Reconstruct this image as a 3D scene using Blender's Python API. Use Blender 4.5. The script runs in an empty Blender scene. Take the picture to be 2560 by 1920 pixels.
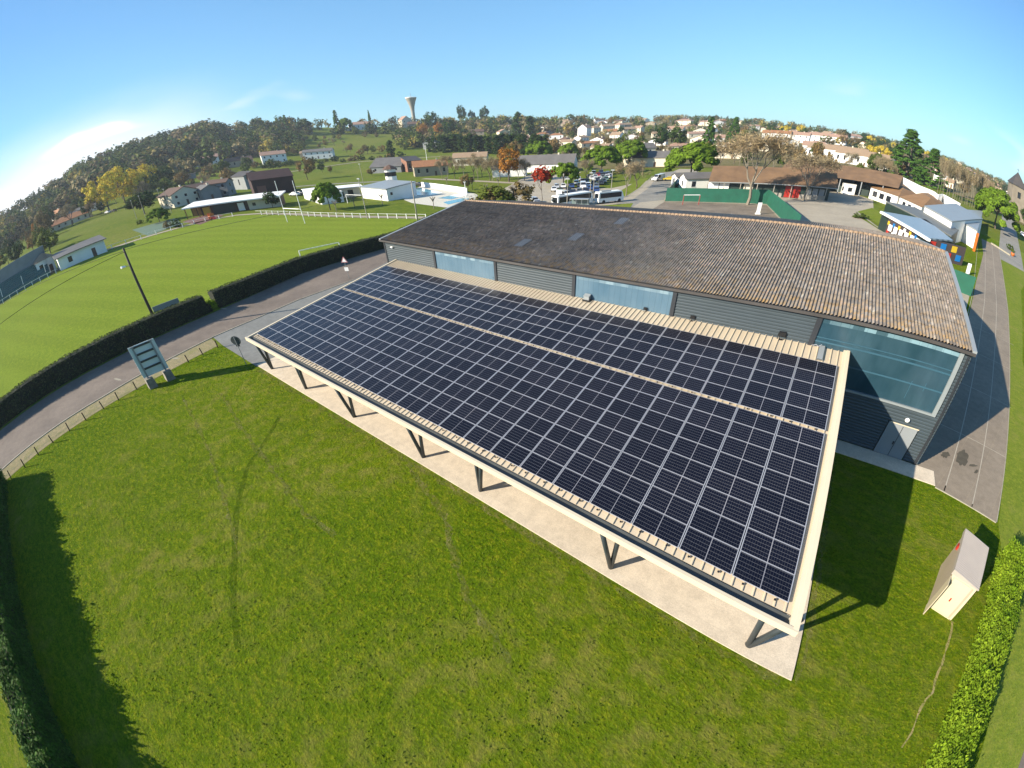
import bpy, math, random
import numpy as np
rad = math.radians
sc = bpy.context.scene
COL = sc.collection

# ------------------------------------------------------------------ camera (fisheye drone lens), world, sun, exposure
CAM = np.array([34.975, -10.193, 16.396])
CR = np.array([[0.79763, -0.29804, 0.52436], [0.60153, 0.45667, -0.65545], [-0.0441, 0.83823, 0.54353]])
KL = (1.04096924, -1.69997683e-04, -0.480777090, 0.266664778)      # view angle as a polynomial of picture radius
from mathutils import Matrix, Vector
cd = bpy.data.cameras.new('camera'); cam = bpy.data.objects.new('camera', cd); COL.objects.link(cam)
cam.matrix_world = Matrix([[*CR[0], CAM[0]], [*CR[1], CAM[1]], [*CR[2], CAM[2]], [0, 0, 0, 1]])
sc.camera = cam
sc.render.engine = 'CYCLES'
cd.type = 'PANO'; cd.panorama_type = 'FISHEYE_LENS_POLYNOMIAL'
cd.sensor_fit = 'HORIZONTAL'; cd.sensor_width = 25.6
cd.fisheye_fov = rad(220)
cd.fisheye_polynomial_k0 = 0.0
cd.fisheye_polynomial_k1 = -KL[0] / 10; cd.fisheye_polynomial_k2 = -KL[1] / 100
cd.fisheye_polynomial_k3 = -KL[2] / 1000; cd.fisheye_polynomial_k4 = -KL[3] / 10000
cd.clip_start = 0.1; cd.clip_end = 20000

SUN = Vector((-0.534, -0.729, 0.428)).normalized()
sl = bpy.data.lights.new('sun', 'SUN'); sl.energy = 5.0; sl.angle = rad(0.5); sl.color = (1.0, 0.90, 0.74)
so = bpy.data.objects.new('sun', sl); COL.objects.link(so)
so.rotation_euler = SUN.to_track_quat('Z', 'Y').to_euler()

w = bpy.data.worlds.new("World"); sc.world = w; w.use_nodes = True
nt = w.node_tree; N = nt.nodes; L = nt.links; N.clear()
def nd(T, t, **k):
    n = T.nodes.new(t)
    for a, b in k.items(): setattr(n, a, b)
    return n
out = nd(nt, 'ShaderNodeOutputWorld'); bg = nd(nt, 'ShaderNodeBackground')
sky = nd(nt, 'ShaderNodeTexSky', sky_type='NISHITA', sun_disc=False)
sky.sun_elevation = math.asin(SUN.z); sky.sun_rotation = math.atan2(SUN.x, SUN.y)
sky.air_density = 1.0; sky.dust_density = 0.15; sky.ozone_density = 2.2; sky.altitude = 100
tc = nd(nt, 'ShaderNodeTexCoord')
SKYMUL = nd(nt, 'ShaderNodeMix', data_type='RGBA', blend_type='MULTIPLY'); SKYMUL.inputs[0].default_value = 1
gm = nd(nt, 'ShaderNodeGamma'); gm.inputs[1].default_value = 0.66; L.new(sky.outputs[0], gm.inputs[0])
L.new(gm.outputs[0], SKYMUL.inputs[6]); SKYMUL.inputs[7].default_value = (0.93, 1.60, 2.12, 1)
# thin clouds low in the sky: a bright bank towards azimuth 180 and wisps on the other side
sep = nd(nt, 'ShaderNodeSeparateXYZ'); L.new(tc.outputs['Generated'], sep.inputs[0])
mp = nd(nt, 'ShaderNodeMapping'); mp.inputs['Scale'].default_value = (1.8, 1.8, 6.0); L.new(tc.outputs['Generated'], mp.inputs[0])
nz = nd(nt, 'ShaderNodeTexNoise'); nz.inputs['Scale'].default_value = 2.1; nz.inputs['Detail'].default_value = 2; nz.inputs['Roughness'].default_value = .55
L.new(mp.outputs[0], nz.inputs[0])
def M(op, a, b=None, c=None, T=nt, clamp=False):
    n = nd(T, 'ShaderNodeMath', operation=op); n.use_clamp = clamp
    for i, v in enumerate((a, b, c)):
        if v is None: continue
        if isinstance(v, (int, float)): n.inputs[i].default_value = v
        else: T.links.new(v, n.inputs[i])
    return n.outputs[0]
def band(z, lo, hi, f=.05):          # 1 between lo and hi
    a = nd(nt, 'ShaderNodeMapRange', interpolation_type='SMOOTHSTEP'); L.new(z, a.inputs[0]); a.inputs[1].default_value = lo - f; a.inputs[2].default_value = lo
    b = nd(nt, 'ShaderNodeMapRange', interpolation_type='SMOOTHSTEP'); L.new(z, b.inputs[0]); b.inputs[1].default_value = hi; b.inputs[2].default_value = hi + 2.4 * f
    return M('MULTIPLY', a.outputs[0], M('SUBTRACT', 1.0, b.outputs[0]))
def toward(az, width):
    d = M('ADD', M('MULTIPLY', sep.outputs[0], math.cos(rad(az))), M('MULTIPLY', sep.outputs[1], math.sin(rad(az))))
    a = nd(nt, 'ShaderNodeMapRange', interpolation_type='SMOOTHSTEP'); L.new(d, a.inputs[0])
    a.inputs[1].default_value = math.cos(rad(width)); a.inputs[2].default_value = math.cos(rad(width * .35)); return a.outputs[0]
def thr(lo, hi):
    a = nd(nt, 'ShaderNodeMapRange', interpolation_type='SMOOTHSTEP'); L.new(nz.outputs[0], a.inputs[0]); a.inputs[1].default_value = lo; a.inputs[2].default_value = hi; return a.outputs[0]
bank = M('MULTIPLY', M('MULTIPLY', toward(188, 34), band(sep.outputs[2], -.1, .02, .065)), thr(.1, .5))
wl = M('MULTIPLY', M('MULTIPLY', toward(166, 20), band(sep.outputs[2], .085, .105, .012)), thr(.52, .64))
wr = M('MULTIPLY', M('MULTIPLY', toward(78, 17), band(sep.outputs[2], .035, .06, .02)), thr(.50, .66))
cl = M('ADD', M('ADD', M('MULTIPLY', bank, .93), M('MULTIPLY', wl, .7)), M('MULTIPLY', wr, .45), clamp=True)
mx = nd(nt, 'ShaderNodeMix', data_type='RGBA'); L.new(cl, mx.inputs[0]); L.new(SKYMUL.outputs[2], mx.inputs[6]); mx.inputs[7].default_value = (7.4, 7.4, 7.4, 1)
L.new(mx.outputs[2], bg.inputs[0]); bg.inputs[1].default_value = 0.070; L.new(bg.outputs[0], out.inputs[0])
sc.view_settings.view_transform = 'Standard'; sc.view_settings.look = 'None'
sc.view_settings.exposure = 1.22; sc.view_settings.gamma = 1.0

# ------------------------------------------------------------------ site frame: terrain heights and survey points
_AZ = [-400, 40, 60, 75, 82, 88, 95, 103, 110, 118, 126, 131, 139, 145, 150, 156, 162, 170, 177, 185, 200, 230, 420]
_H = [4, 4, 3, 4, 5, 12, 14, 20, 24, 26, 27, 31, 36, 34, 38, 43, 40, 34, 27, 21, 14, 4, 4]
_DC = [900, 900, 1200, 1200, 1200, 1100, 1000, 900, 850, 850, 800, 750, 750, 700, 700, 700, 680, 650, 600, 560, 500, 500, 900]
_D0 = [400, 400, 350, 300, 300, 250, 230, 220, 220, 220, 240, 260, 290, 290, 300, 300, 300, 320, 330, 330, 330, 330, 400]
_P = [2, 2, 1.6, 1.6, 1.6, 1.6, 1.6, 1.5, 1.5, 1.5, 1.6, 1.7, 1.7, 1.8, 1.9, 1.9, 1.8, 1.6, 1.5, 1.5, 1.5, 1.5, 2]
def terr(x, y):
    x = np.asarray(x, float); y = np.asarray(y, float)
    dx = x - 35; dy = y + 10.2; D = np.hypot(dx, dy); az = np.degrees(np.arctan2(dy, dx)); az = np.where(az < -100, az + 360, az)
    i = lambda t: np.interp(az, _AZ, t)
    t = np.clip((D - i(_D0)) / (i(_DC) - i(_D0)), 0, 1)
    z = i(_H) * t ** i(_P)
    return z + t * (1.2 * np.sin(x * .013 + 1) * np.cos(y * .011)) - np.clip((D - 1500) / 4000, 0, 1) * 60
def ray(u, v):
    x = (u - 1280) / 1000; y = -(v - 960) / 1000; r = math.hypot(x, y) + 1e-9
    th = KL[0] * r + KL[1] * r * r + KL[2] * r ** 3 + KL[3] * r ** 4
    return CR @ np.array([math.sin(th) * x / r, math.sin(th) * y / r, -math.cos(th)])
def at(u, v, z=0.0, dmax=1300):
    """survey point of the photograph -> point on the terrain (z metres above it)"""
    d = ray(u, v); t = 5.0; last = 5.0
    while t < dmax:
        p = CAM + d * t
        if p[2] < terr(p[0], p[1]) + z:
            a, b = last, t
            for _ in range(18):
                m = (a + b) / 2; p = CAM + d * m
                if p[2] < terr(p[0], p[1]) + z: b = m
                else: a = m
            p = CAM + d * b; return Vector((p[0], p[1], float(terr(p[0], p[1]))))
        last = t; t += max(1.0, t * .015)
    h = math.hypot(d[0], d[1]); D = dmax * .6
    p = CAM + d / h * D; return Vector((p[0], p[1], float(terr(p[0], p[1]))))
def dist(p): return math.hypot(p[0] - CAM[0], p[1] - CAM[1])

# ------------------------------------------------------------------ materials
def ramp(T, fac, stops):
    r = nd(T, 'ShaderNodeValToRGB'); T.links.new(fac, r.inputs[0]); e = r.color_ramp.elements
    while len(e) < len(stops): e.new(.5)
    for i, (p, c) in enumerate(stops): e[i].position = p; e[i].color = (*c, 1)
    return r.outputs[0]
def noise(T, vec, s, det=4, rough=.55, scale3=None):
    if scale3:
        m = nd(T, 'ShaderNodeMapping'); m.inputs['Scale'].default_value = scale3; T.links.new(vec, m.inputs[0]); vec = m.outputs[0]
    n = nd(T, 'ShaderNodeTexNoise'); n.inputs['Scale'].default_value = s; n.inputs['Detail'].default_value = det; n.inputs['Roughness'].default_value = rough
    T.links.new(vec, n.inputs[0]); return n.outputs[0]
AK = .56
WHITES = {'white_render': .95, 'cream_render': .85, 'white_paint': .95, 'lamp_glass': 1.0, 'pool_deck_paving': .8, 'beige_steel': .66, 'beige_flashing': .70, 'shed_beige': .56, 'shed_cream': .60, 'pool_water': .8, 'aluminium_frame': .62, 'slate_cladding': .46, 'roof_skylight': .36, 'pale_door': .5, 'blue_bar_and_reflection': .45}
def kk(c, k): return tuple(x * k for x in c)
def newmat(name):
    m = bpy.data.materials.new(name); m.use_nodes = True; T = m.node_tree
    return m, T, T.nodes['Principled BSDF']
def mixc(T, fac, a, b, mode='MIX'):
    n = nd(T, 'ShaderNodeMix', data_type='RGBA', blend_type=mode)
    for s, v in ((0, fac), (6, a), (7, b)):
        if isinstance(v, (int, float)): n.inputs[s].default_value = v
        elif isinstance(v, tuple): n.inputs[s].default_value = (*v[:3], 1)
        else: T.links.new(v, n.inputs[s])
    return n.outputs[2]
def bump(T, B, h, strength=.5, d=.05):
    b = nd(T, 'ShaderNodeBump'); b.inputs['Strength'].default_value = strength; b.inputs['Distance'].default_value = d
    T.links.new(h, b.inputs['Height']); T.links.new(b.outputs[0], B.inputs['Normal'])
def mat(name, c, rough=.6, var=.12, s=3.0, metal=0, bmp=0, spec=.5, coat=0, c2=None):
    c = kk(c, WHITES.get(name, AK))
    m, T, B = newmat(name); t = nd(T, 'ShaderNodeTexCoord').outputs['Object']
    n = noise(T, t, s, 5); lo = tuple(max(0, x * (1 - var)) for x in c); hi = tuple(min(1, x * (1 + var)) for x in (c2 or c))
    T.links.new(ramp(T, n, [(.3, lo), (.7, hi)]), B.inputs['Base Color'])
    B.inputs['Roughness'].default_value = rough; B.inputs['Metallic'].default_value = metal; B.inputs['Specular IOR Level'].default_value = spec
    B.inputs['Coat Weight'].default_value = coat
    if bmp: bump(T, B, noise(T, t, s * 8, 4), bmp, .02)
    return m
def objcol(name, rough=.4, coat=0):              # paint whose colour is the object's own colour
    m, T, B = newmat(name); o = nd(T, 'ShaderNodeObjectInfo'); t = nd(T, 'ShaderNodeTexCoord').outputs['Object']
    n = noise(T, t, 1.3, 4)
    T.links.new(mixc(T, 1.0, o.outputs['Color'], ramp(T, n, [(.3, (.86, .86, .86)), (.7, (1, 1, 1))]), 'MULTIPLY'), B.inputs['Base Color'])
    B.inputs['Roughness'].default_value = rough; B.inputs['Coat Weight'].default_value = coat; return m
def leafmat(name, c1, c2, tint=.35, s=.6, attr=None, rough=.55):
    c1, c2 = kk(c1, .62), kk(c2, .62)
    m, T, B = newmat(name); t = nd(T, 'ShaderNodeTexCoord').outputs['Object']; o = nd(T, 'ShaderNodeObjectInfo')
    n = noise(T, t, s, 3); g = nd(T, 'ShaderNodeNewGeometry')
    col = ramp(T, n, [(.32, c1), (.68, c2)])
    col = mixc(T, 1.0, col, ramp(T, g.outputs['Random Per Island'], [(0, (.62, .62, .62)), (1, (1.35, 1.35, 1.2))]), 'MULTIPLY')
    if attr:
        a = nd(T, 'ShaderNodeAttribute', attribute_name=attr); col = mixc(T, 1.0, col, a.outputs['Color'], 'MULTIPLY')
    else:
        col = mixc(T, 1.0, col, ramp(T, o.outputs['Random'], [(0, (1 - tint, 1 - tint * .8, 1 - tint)), (.5, (1, 1, 1)), (1, (1 + tint, 1 + tint * .5, 1))]), 'MULTIPLY')
    T.links.new(col, B.inputs['Base Color']); B.inputs['Roughness'].default_value = .75; B.inputs['Specular IOR Level'].default_value = .08
    tr = nd(T, 'ShaderNodeBsdfTranslucent'); T.links.new(col, tr.inputs[0])
    ms = nd(T, 'ShaderNodeMixShader'); ms.inputs[0].default_value = .22
    T.links.new(B.outputs[0], ms.inputs[1]); T.links.new(tr.outputs[0], ms.inputs[2])
    T.links.new(ms.outputs[0], T.nodes['Material Output'].inputs[0]); return m

MT = {}
# grass materials
def mixt(a, b, f): return tuple(x * (1 - f) + y * f for x, y in zip(a, b))
def grass(name, g1, g2, dry, dryamt, fine=9, big=.12, stripes=None, bmp=.6, sandy=None, bd=.06, hue=.5):
    g1, g2, dry = kk(g1, .66), kk(g2, .66), kk(dry, .66)
    m, T, B = newmat(name); t = nd(T, 'ShaderNodeTexCoord').outputs['Object']
    a = noise(T, t, fine, 3, .75); b = noise(T, t, big, 5, .6); c = noise(T, t, .9, 5, .65); e = noise(T, t, fine * .23, 5, .8, (1, 1.6, 1))
    dk = (g1[0] * .52, g1[1] * .66, g1[2]); lt = (g2[0] * 1.18, g2[1] * 1.02, g2[2])
    col = ramp(T, e, [(.34, mixt(g1, dk, hue)), (.5, g1), (.66, mixt(g2, lt, hue))])
    col = mixc(T, 1.0, col, ramp(T, a, [(.3, (1 - .55 * hue,) * 3), (.5, (1, 1, 1)), (.72, (1 + .5 * hue, 1 + .45 * hue, 1 + .2 * hue))]), 'MULTIPLY')
    col = mixc(T, ramp(T, b, [(.35, (0, 0, 0)), (.7, (.7, .7, .7))]), col, mixc(T, .5, col, g2))
    d = M('MULTIPLY', ramp(T, b, [(.42, (0, 0, 0)), (.62, (1, 1, 1))]), ramp(T, c, [(.46, (0, 0, 0)), (.68, (1, 1, 1))]), T=T)
    col = mixc(T, M('MULTIPLY', d, dryamt, T=T), col, dry)
    if stripes:
        ang, wid, amt = stripes; mpp = nd(T, 'ShaderNodeMapping'); mpp.inputs['Rotation'].default_value = (0, 0, rad(ang)); T.links.new(t, mpp.inputs[0])
        wv = nd(T, 'ShaderNodeTexWave'); wv.inputs['Scale'].default_value = .314 / wid; wv.inputs['Distortion'].default_value = 1.2; wv.inputs['Detail'].default_value = 2
        T.links.new(mpp.outputs[0], wv.inputs[0])
        col = mixc(T, 1.0, col, ramp(T, wv.outputs[1], [(.2, (1 - amt,) * 3), (.8, (1 + amt,) * 3)]), 'MULTIPLY')
    T.links.new(col, B.inputs['Base Color']); B.inputs['Roughness'].default_value = .9; B.inputs['Specular IOR Level'].default_value = .03
    bump(T, B, M('ADD', noise(T, t, fine * .8, 6, .75), M('MULTIPLY', e, .8, T=T), T=T), bmp, bd); return m
MT['lawn'] = grass('lawn_grass', (.138, .222, .006), (.248, .312, .016), (.37, .31, .085), .6, fine=9, big=.09, hue=1.0, bd=.16, bmp=1.0)
MT['lawn2'] = grass('strip_grass', (.19, .25, .028), (.25, .30, .045), (.33, .28, .09), .6, fine=6, big=.15)
MT['pitch'] = grass('pitch_grass', (.205, .280, .026), (.255, .335, .040), (.30, .30, .05), .4, fine=5, big=.04, stripes=(68, 5.5, .045), bmp=.3, hue=.42)
MT['meadow'] = grass('meadow_grass', (.13, .185, .018), (.21, .25, .035), (.34, .26, .09), .8, fine=1.5, big=.02, bmp=.3, hue=.35)
MT['verge'] = grass('verge_grass', (.36, .31, .17), (.44, .37, .24), (.26, .27, .09), .9, fine=8, big=.35)
def asphalt(name, c, patch=.25, line=None):
    c = kk(c, .56)
    m, T, B = newmat(name); t = nd(T, 'ShaderNodeTexCoord').outputs['Object']
    a = noise(T, t, 25, 4, .7); b = noise(T, t, .22, 6, .65); e = noise(T, t, 1.7, 6, .7)
    col = ramp(T, a, [(.3, tuple(x * .82 for x in c)), (.7, tuple(x * 1.18 for x in c))])
    col = mixc(T, 1.0, col, ramp(T, b, [(.3, (1 - patch,) * 3), (.7, (1 + patch, 1 + patch, 1 + patch * .9))]), 'MULTIPLY')
    col = mixc(T, 1.0, col, ramp(T, e, [(.35, (.86,) * 3), (.6, (1.04,) * 3)]), 'MULTIPLY')
    if line:
        br = nd(T, 'ShaderNodeTexBrick'); br.offset = .0; br.inputs['Scale'].default_value = 1; br.inputs['Mortar Size'].default_value = line[2]
        br.inputs['Brick Width'].default_value = line[0]; br.inputs['Row Height'].default_value = line[1]; br.inputs['Color1'].default_value = (1, 1, 1, 1); br.inputs['Color2'].default_value = (.96, .96, .96, 1); br.inputs['Mortar'].default_value = (*line[3], 1)
        mpp = nd(T, 'ShaderNodeMapping'); mpp.inputs['Rotation'].default_value = (0, 0, rad(line[4])); mpp.inputs['Location'].default_value = (line[5], line[6], 0); T.links.new(t, mpp.inputs[0]); T.links.new(mpp.outputs[0], br.inputs[0])
        col = mixc(T, 1.0, col, br.outputs[0], 'MULTIPLY')
    T.links.new(col, B.inputs['Base Color']); B.inputs['Roughness'].default_value = .85; B.inputs['Specular IOR Level'].default_value = .25
    bump(T, B, a, .25, .01); return m
MT['road'] = asphalt('road_asphalt', (.29, .235, .195))
MT['drive'] = asphalt('grey_asphalt', (.315, .315, .295), .1)
MT['yard'] = asphalt('yard_asphalt', (.60, .52, .40), .12)
MT['court'] = asphalt('court_asphalt', (.33, .265, .205), .3)
MT['street'] = asphalt('street_asphalt', (.40, .375, .33), .15)
MT['slab'] = asphalt('slab_concrete', (1.0, .85, .66), .05, (6.3, 50, .006, (.8, .8, .8), 0, 0, 0))
MT['paving'] = asphalt('strip_asphalt', (.39, .32, .245), .16, (60, 1.85, .011, (1.22, 1.2, 1.1), -66, 0, .3))
MT['kerb'] = mat('kerb_stone', (.50, .45, .34), .8, .2, 2)
MT['sand'] = mat('sandy_path', (.50, .42, .31), .9, .15, 1.5)
MT['deck'] = mat('pool_deck_paving', (.62, .58, .48), .8, .1, 1)
MT['redcourt'] = mat('red_court', (.22, .095, .07), .9, .15, .5)
MT['greencourt'] = mat('green_court', (.13, .22, .14), .9, .1, .5)
MT['water'] = mat('pool_water', (.10, .33, .40), .08, .15, .4)
MT['beige'] = mat('beige_steel', (.68, .56, .40), .42, .05, .7)
MT['beigel'] = mat('beige_flashing', (.80, .68, .49), .38, .04, .7)
MT['darksteel'] = mat('dark_grey_steel', (.055, .07, .08), .45, .1, 1)
MT['gutter'] = mat('gutter_zinc', (.10, .11, .115), .5, .2, .8)
MT['alu'] = mat('aluminium_frame', (.66, .66, .70), .35, .04, 2, metal=.35)
MT['clad'] = mat('slate_cladding', (.088, .118, .138), .45, .08, .6)
MT['trim'] = mat('pale_trim', (.36, .40, .41), .5, .06, 1)
MT['pillar'] = mat('dark_pillar', (.035, .04, .05), .5, .1, 1)
MT['white'] = mat('white_render', (.74, .73, .70), .75, .05, .4)
MT['cream'] = mat('cream_render', (.66, .60, .47), .8, .06, .4)
MT['tanw'] = mat('tan_render', (.56, .47, .34), .8, .08, .4)
MT['greyw'] = mat('grey_render', (.36, .38, .38), .8, .1, .5)
MT['glassd'] = mat('dark_window', (.03, .035, .045), .12, .2, 1)
MT['doorw'] = mat('pale_door', (.42, .45, .47), .5, .04, 1)
MT['concrete'] = mat('rough_concrete', (.33, .30, .24), .9, .25, 3, bmp=.4)
MT['concd'] = mat('weathered_concrete', (.50, .46, .39), .85, .12, .3)
MT['wood'] = mat('pole_wood', (.065, .05, .035), .8, .3, 2)
MT['rust'] = mat('rusty_post', (.10, .055, .035), .8, .3, 5)
MT['whitep'] = mat('white_paint', (.78, .78, .76), .4, .04, 2)
MT['redp'] = mat('red_paint', (.55, .035, .02), .4, .1, 2)
MT['orangep'] = mat('orange_paint', (.80, .20, .02), .4, .05, 2)
MT['yellowp'] = mat('yellow_paint', (.80, .55, .03), .4, .05, 2)
MT['bluep'] = mat('blue_paint', (.01, .22, .62), .4, .05, 2)
MT['greenp'] = mat('green_windbreak', (.008, .145, .085), .7, .16, .8)
MT['black'] = mat('black_rubber', (.015, .015, .018), .6, .2, 3)
MT['blackp'] = mat('black_metal', (.02, .02, .022), .4, .2, 3)
MT['lampg'] = mat('lamp_glass', (.85, .83, .78), .2, .02, 2)
MT['teal'] = mat('teal_seating', (.075, .20, .19), .6, .15, .6)
MT['stone'] = mat('church_stone', (.33, .28, .21), .9, .2, .3)
MT['slate'] = mat('dark_slate', (.085, .075, .07), .7, .25, .5)
MT['greyroof'] = mat('grey_roof', (.20, .185, .17), .7, .15, .3)
MT['metalroof'] = mat('grey_metal_roof', (.40, .43, .44), .4, .05, .3)
MT['redbarn'] = mat('dark_red_boards', (.055, .018, .014), .8, .3, .5)
MT['barnd'] = mat('barn_door', (.24, .10, .08), .8, .1, 1)
MT['brick'] = mat('bare_brick', (.34, .16, .10), .9, .2, 1)
MT['timber'] = mat('orange_timber', (.45, .22, .05), .7, .2, 1)
MT['brownroof'] = mat('brown_tile_roof', (.27, .155, .075), .85, .25, .35, bmp=.4)
MT['darkwall'] = mat('dark_green_panel', (.018, .045, .035), .5, .2, .5)
MT['classroof'] = mat('orange_brown_roof', (.42, .22, .08), .8, .15, .4); MT['greyflat'] = mat('grey_flat_roof', (.22, .23, .22), .6, .1, .4)
m, T, B = newmat('striped_sheets'); wv = nd(T, 'ShaderNodeTexWave'); wv.bands_direction = 'Y'; wv.inputs['Scale'].default_value = .30; T.links.new(nd(T, 'ShaderNodeTexCoord').outputs['Object'], wv.inputs[0])
T.links.new(ramp(T, wv.outputs[1], [(.3, (.12, .16, .20)), (.55, (.27, .32, .35))]), B.inputs['Base Color']); B.inputs['Roughness'].default_value = .35; MT['striped'] = m
def tilemat(name, a, b):
    a, b = kk(a, .62), kk(b, .62)
    m, T, B = newmat(name); t = nd(T, 'ShaderNodeTexCoord').outputs['Object']
    n = noise(T, t, 1.1, 6, .7); wv = nd(T, 'ShaderNodeTexWave'); wv.bands_direction = 'X'; wv.inputs['Scale'].default_value = 1.3; T.links.new(t, wv.inputs[0])
    c = ramp(T, n, [(.3, a), (.7, b)]); c = mixc(T, 1.0, c, ramp(T, wv.outputs[1], [(.1, (.78,) * 3), (.6, (1.05,) * 3)]), 'MULTIPLY')
    T.links.new(c, B.inputs['Base Color']); B.inputs['Roughness'].default_value = .85; return m
MT['orange'] = tilemat('orange_tile_roof', (.40, .17, .07), (.58, .27, .12))
MT['pink'] = tilemat('pink_tile_roof', (.46, .27, .19), (.60, .38, .27))
MT['tan'] = tilemat('tan_tile_roof', (.36, .24, .15), (.50, .35, .22))
MT['dktile'] = tilemat('dark_tile_roof', (.13, .07, .05), (.20, .12, .08))
# solar cells
m, T, B = newmat('solar_cells'); t = nd(T, 'ShaderNodeTexCoord').outputs['Object']; s = nd(T, 'ShaderNodeSeparateXYZ'); T.links.new(t, s.inputs[0])
def cell(v, p, wd, off=0):
    f = M('FRACT', M('ADD', M('DIVIDE', v, p, T=T), off, T=T), T=T)
    return M('GREATER_THAN', M('ABSOLUTE', M('SUBTRACT', f, .5, T=T), T=T), .5 - wd / p / 2, T=T)
lx = cell(M('ABSOLUTE', s.outputs[0], T=T), .0835, .006, -.12); ly = cell(s.outputs[1], .1645, .011, .5 if False else .0)
ctr = M('LESS_THAN', M('ABSOLUTE', s.outputs[0], T=T), .014, T=T)
col = mixc(T, lx, (.004, .0045, .011), (.045, .048, .052)); col = mixc(T, ly, col, (.115, .118, .122)); col = mixc(T, ctr, col, (.20, .205, .22))
oi = nd(T, 'ShaderNodeObjectInfo'); col = mixc(T, 1.0, col, ramp(T, oi.outputs['Random'], [(0, (.8, .8, .85)), (1, (1.2, 1.15, 1.15))]), 'MULTIPLY')
T.links.new(col, B.inputs['Base Color']); B.inputs['Roughness'].default_value = .22; B.inputs['Specular IOR Level'].default_value = .22; MT['cells'] = m
# hall roof: weathered fibre cement waves
m, T, B = newmat('weathered_roof'); t = nd(T, 'ShaderNodeTexCoord').outputs['Object']; s = nd(T, 'ShaderNodeSeparateXYZ'); T.links.new(t, s.inputs[0])
cx = nd(T, 'ShaderNodeCombineXYZ'); T.links.new(M('FLOOR', M('DIVIDE', s.outputs[0], .177, T=T), T=T), cx.inputs[0]); T.links.new(M('FLOOR', M('DIVIDE', s.outputs[1], .37, T=T), T=T), cx.inputs[1])
wn = nd(T, 'ShaderNodeTexWhiteNoise', noise_dimensions='2D'); T.links.new(cx.outputs[0], wn.inputs[0])
base = ramp(T, wn.outputs[0], [(0, (.112, .102, .096)), (.35, (.148, .134, .124)), (.6, (.168, .15, .138)), (.82, (.188, .17, .155)), (.94, (.205, .165, .13)), (.98, (.235, .19, .175)), (1, (.27, .26, .235))])
big = noise(T, t, .35, 6, .7); base = mixc(T, 1.0, base, ramp(T, big, [(.3, (.72, .72, .70)), (.7, (1.15, 1.12, 1.05))]), 'MULTIPLY')
lich = noise(T, t, 2.2, 6, .75)
ey = nd(T, 'ShaderNodeMapRange'); T.links.new(s.outputs[1], ey.inputs[0]); ey.inputs[1].default_value = 3.2; ey.inputs[2].default_value = .2
lm = M('MULTIPLY', ramp(T, lich, [(.46, (0, 0, 0)), (.62, (1, 1, 1))]), M('ADD', .16, M('MULTIPLY', ey.outputs[0], .6, T=T), T=T), T=T, clamp=True)
base = mixc(T, lm, base, (.27, .165, .055))
# shading of the waves painted into the colour: darker left end, paler right end
fx = nd(T, 'ShaderNodeMapRange'); T.links.new(M('ADD', s.outputs[0], M('MULTIPLY', big, 14.0, T=T), T=T), fx.inputs[0]); fx.inputs[1].default_value = 8; fx.inputs[2].default_value = 34
base = mixc(T, 1.0, base, ramp(T, fx.outputs[0], [(0, (.88, .81, .77)), (.35, (.95, .88, .84)), (1, (1.30, 1.27, 1.24))]), 'MULTIPLY')
T.links.new(base, B.inputs['Base Color']); B.inputs['Roughness'].default_value = .9; B.inputs['Specular IOR Level'].default_value = .2
bump(T, B, noise(T, t, 14, 4), .4, .02); MT['fibre'] = m
MT['skylight'] = mat('roof_skylight', (.42, .42, .42), .5, .1, 2)
# hall window sheets
def poly(name, ca, cb, ctop, rough, g=.5):
    m, T, B = newmat(name); t = nd(T, 'ShaderNodeTexCoord').outputs['Object']; s = nd(T, 'ShaderNodeSeparateXYZ'); T.links.new(t, s.inputs[0])
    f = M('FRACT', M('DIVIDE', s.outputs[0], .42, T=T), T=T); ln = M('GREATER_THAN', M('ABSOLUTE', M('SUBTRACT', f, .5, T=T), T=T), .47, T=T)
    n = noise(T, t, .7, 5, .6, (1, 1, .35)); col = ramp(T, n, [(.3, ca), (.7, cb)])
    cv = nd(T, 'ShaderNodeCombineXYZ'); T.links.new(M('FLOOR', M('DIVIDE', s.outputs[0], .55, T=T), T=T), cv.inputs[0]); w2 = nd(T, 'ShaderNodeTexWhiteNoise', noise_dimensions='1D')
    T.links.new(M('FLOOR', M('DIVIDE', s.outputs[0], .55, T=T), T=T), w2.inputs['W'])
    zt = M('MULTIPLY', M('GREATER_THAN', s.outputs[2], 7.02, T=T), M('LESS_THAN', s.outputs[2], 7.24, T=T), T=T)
    col = mixc(T, M('MULTIPLY', zt, M('MULTIPLY', w2.outputs[0], .75, T=T), T=T), col, ctop)  # sky reflected and seen through the pane tops, painted as paler patches
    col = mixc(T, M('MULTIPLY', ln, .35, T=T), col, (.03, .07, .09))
    col = mixc(T, 1.0, col, (g, g, g), 'MULTIPLY'); T.links.new(col, B.inputs['Base Color']); B.inputs['Roughness'].default_value = rough; return m
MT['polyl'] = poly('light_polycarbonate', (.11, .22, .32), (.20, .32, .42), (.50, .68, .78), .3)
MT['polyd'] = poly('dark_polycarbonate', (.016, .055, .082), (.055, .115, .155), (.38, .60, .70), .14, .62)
MT['polybar'] = mat('blue_bar_and_reflection', (.07, .19, .27), .4, .1, 1)
MT['car'] = objcol('car_paint', .25, .6); MT['wall'] = objcol('house_wall', .8); MT['tree_tint'] = None
MT['bark'] = mat('bark', (.17, .135, .10), .9, .25, 2); MT['barkl'] = mat('pale_bark', (.33, .28, .21), .9, .2, 2); MT['twig'] = leafmat('bare_twigs', (.36, .29, .19), (.50, .41, .27), .15)
MT['l_dark'] = leafmat('evergreen_leaves', (.035, .075, .018), (.075, .135, .028))
MT['l_mid'] = leafmat('green_leaves', (.085, .135, .025), (.17, .22, .045))
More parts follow.
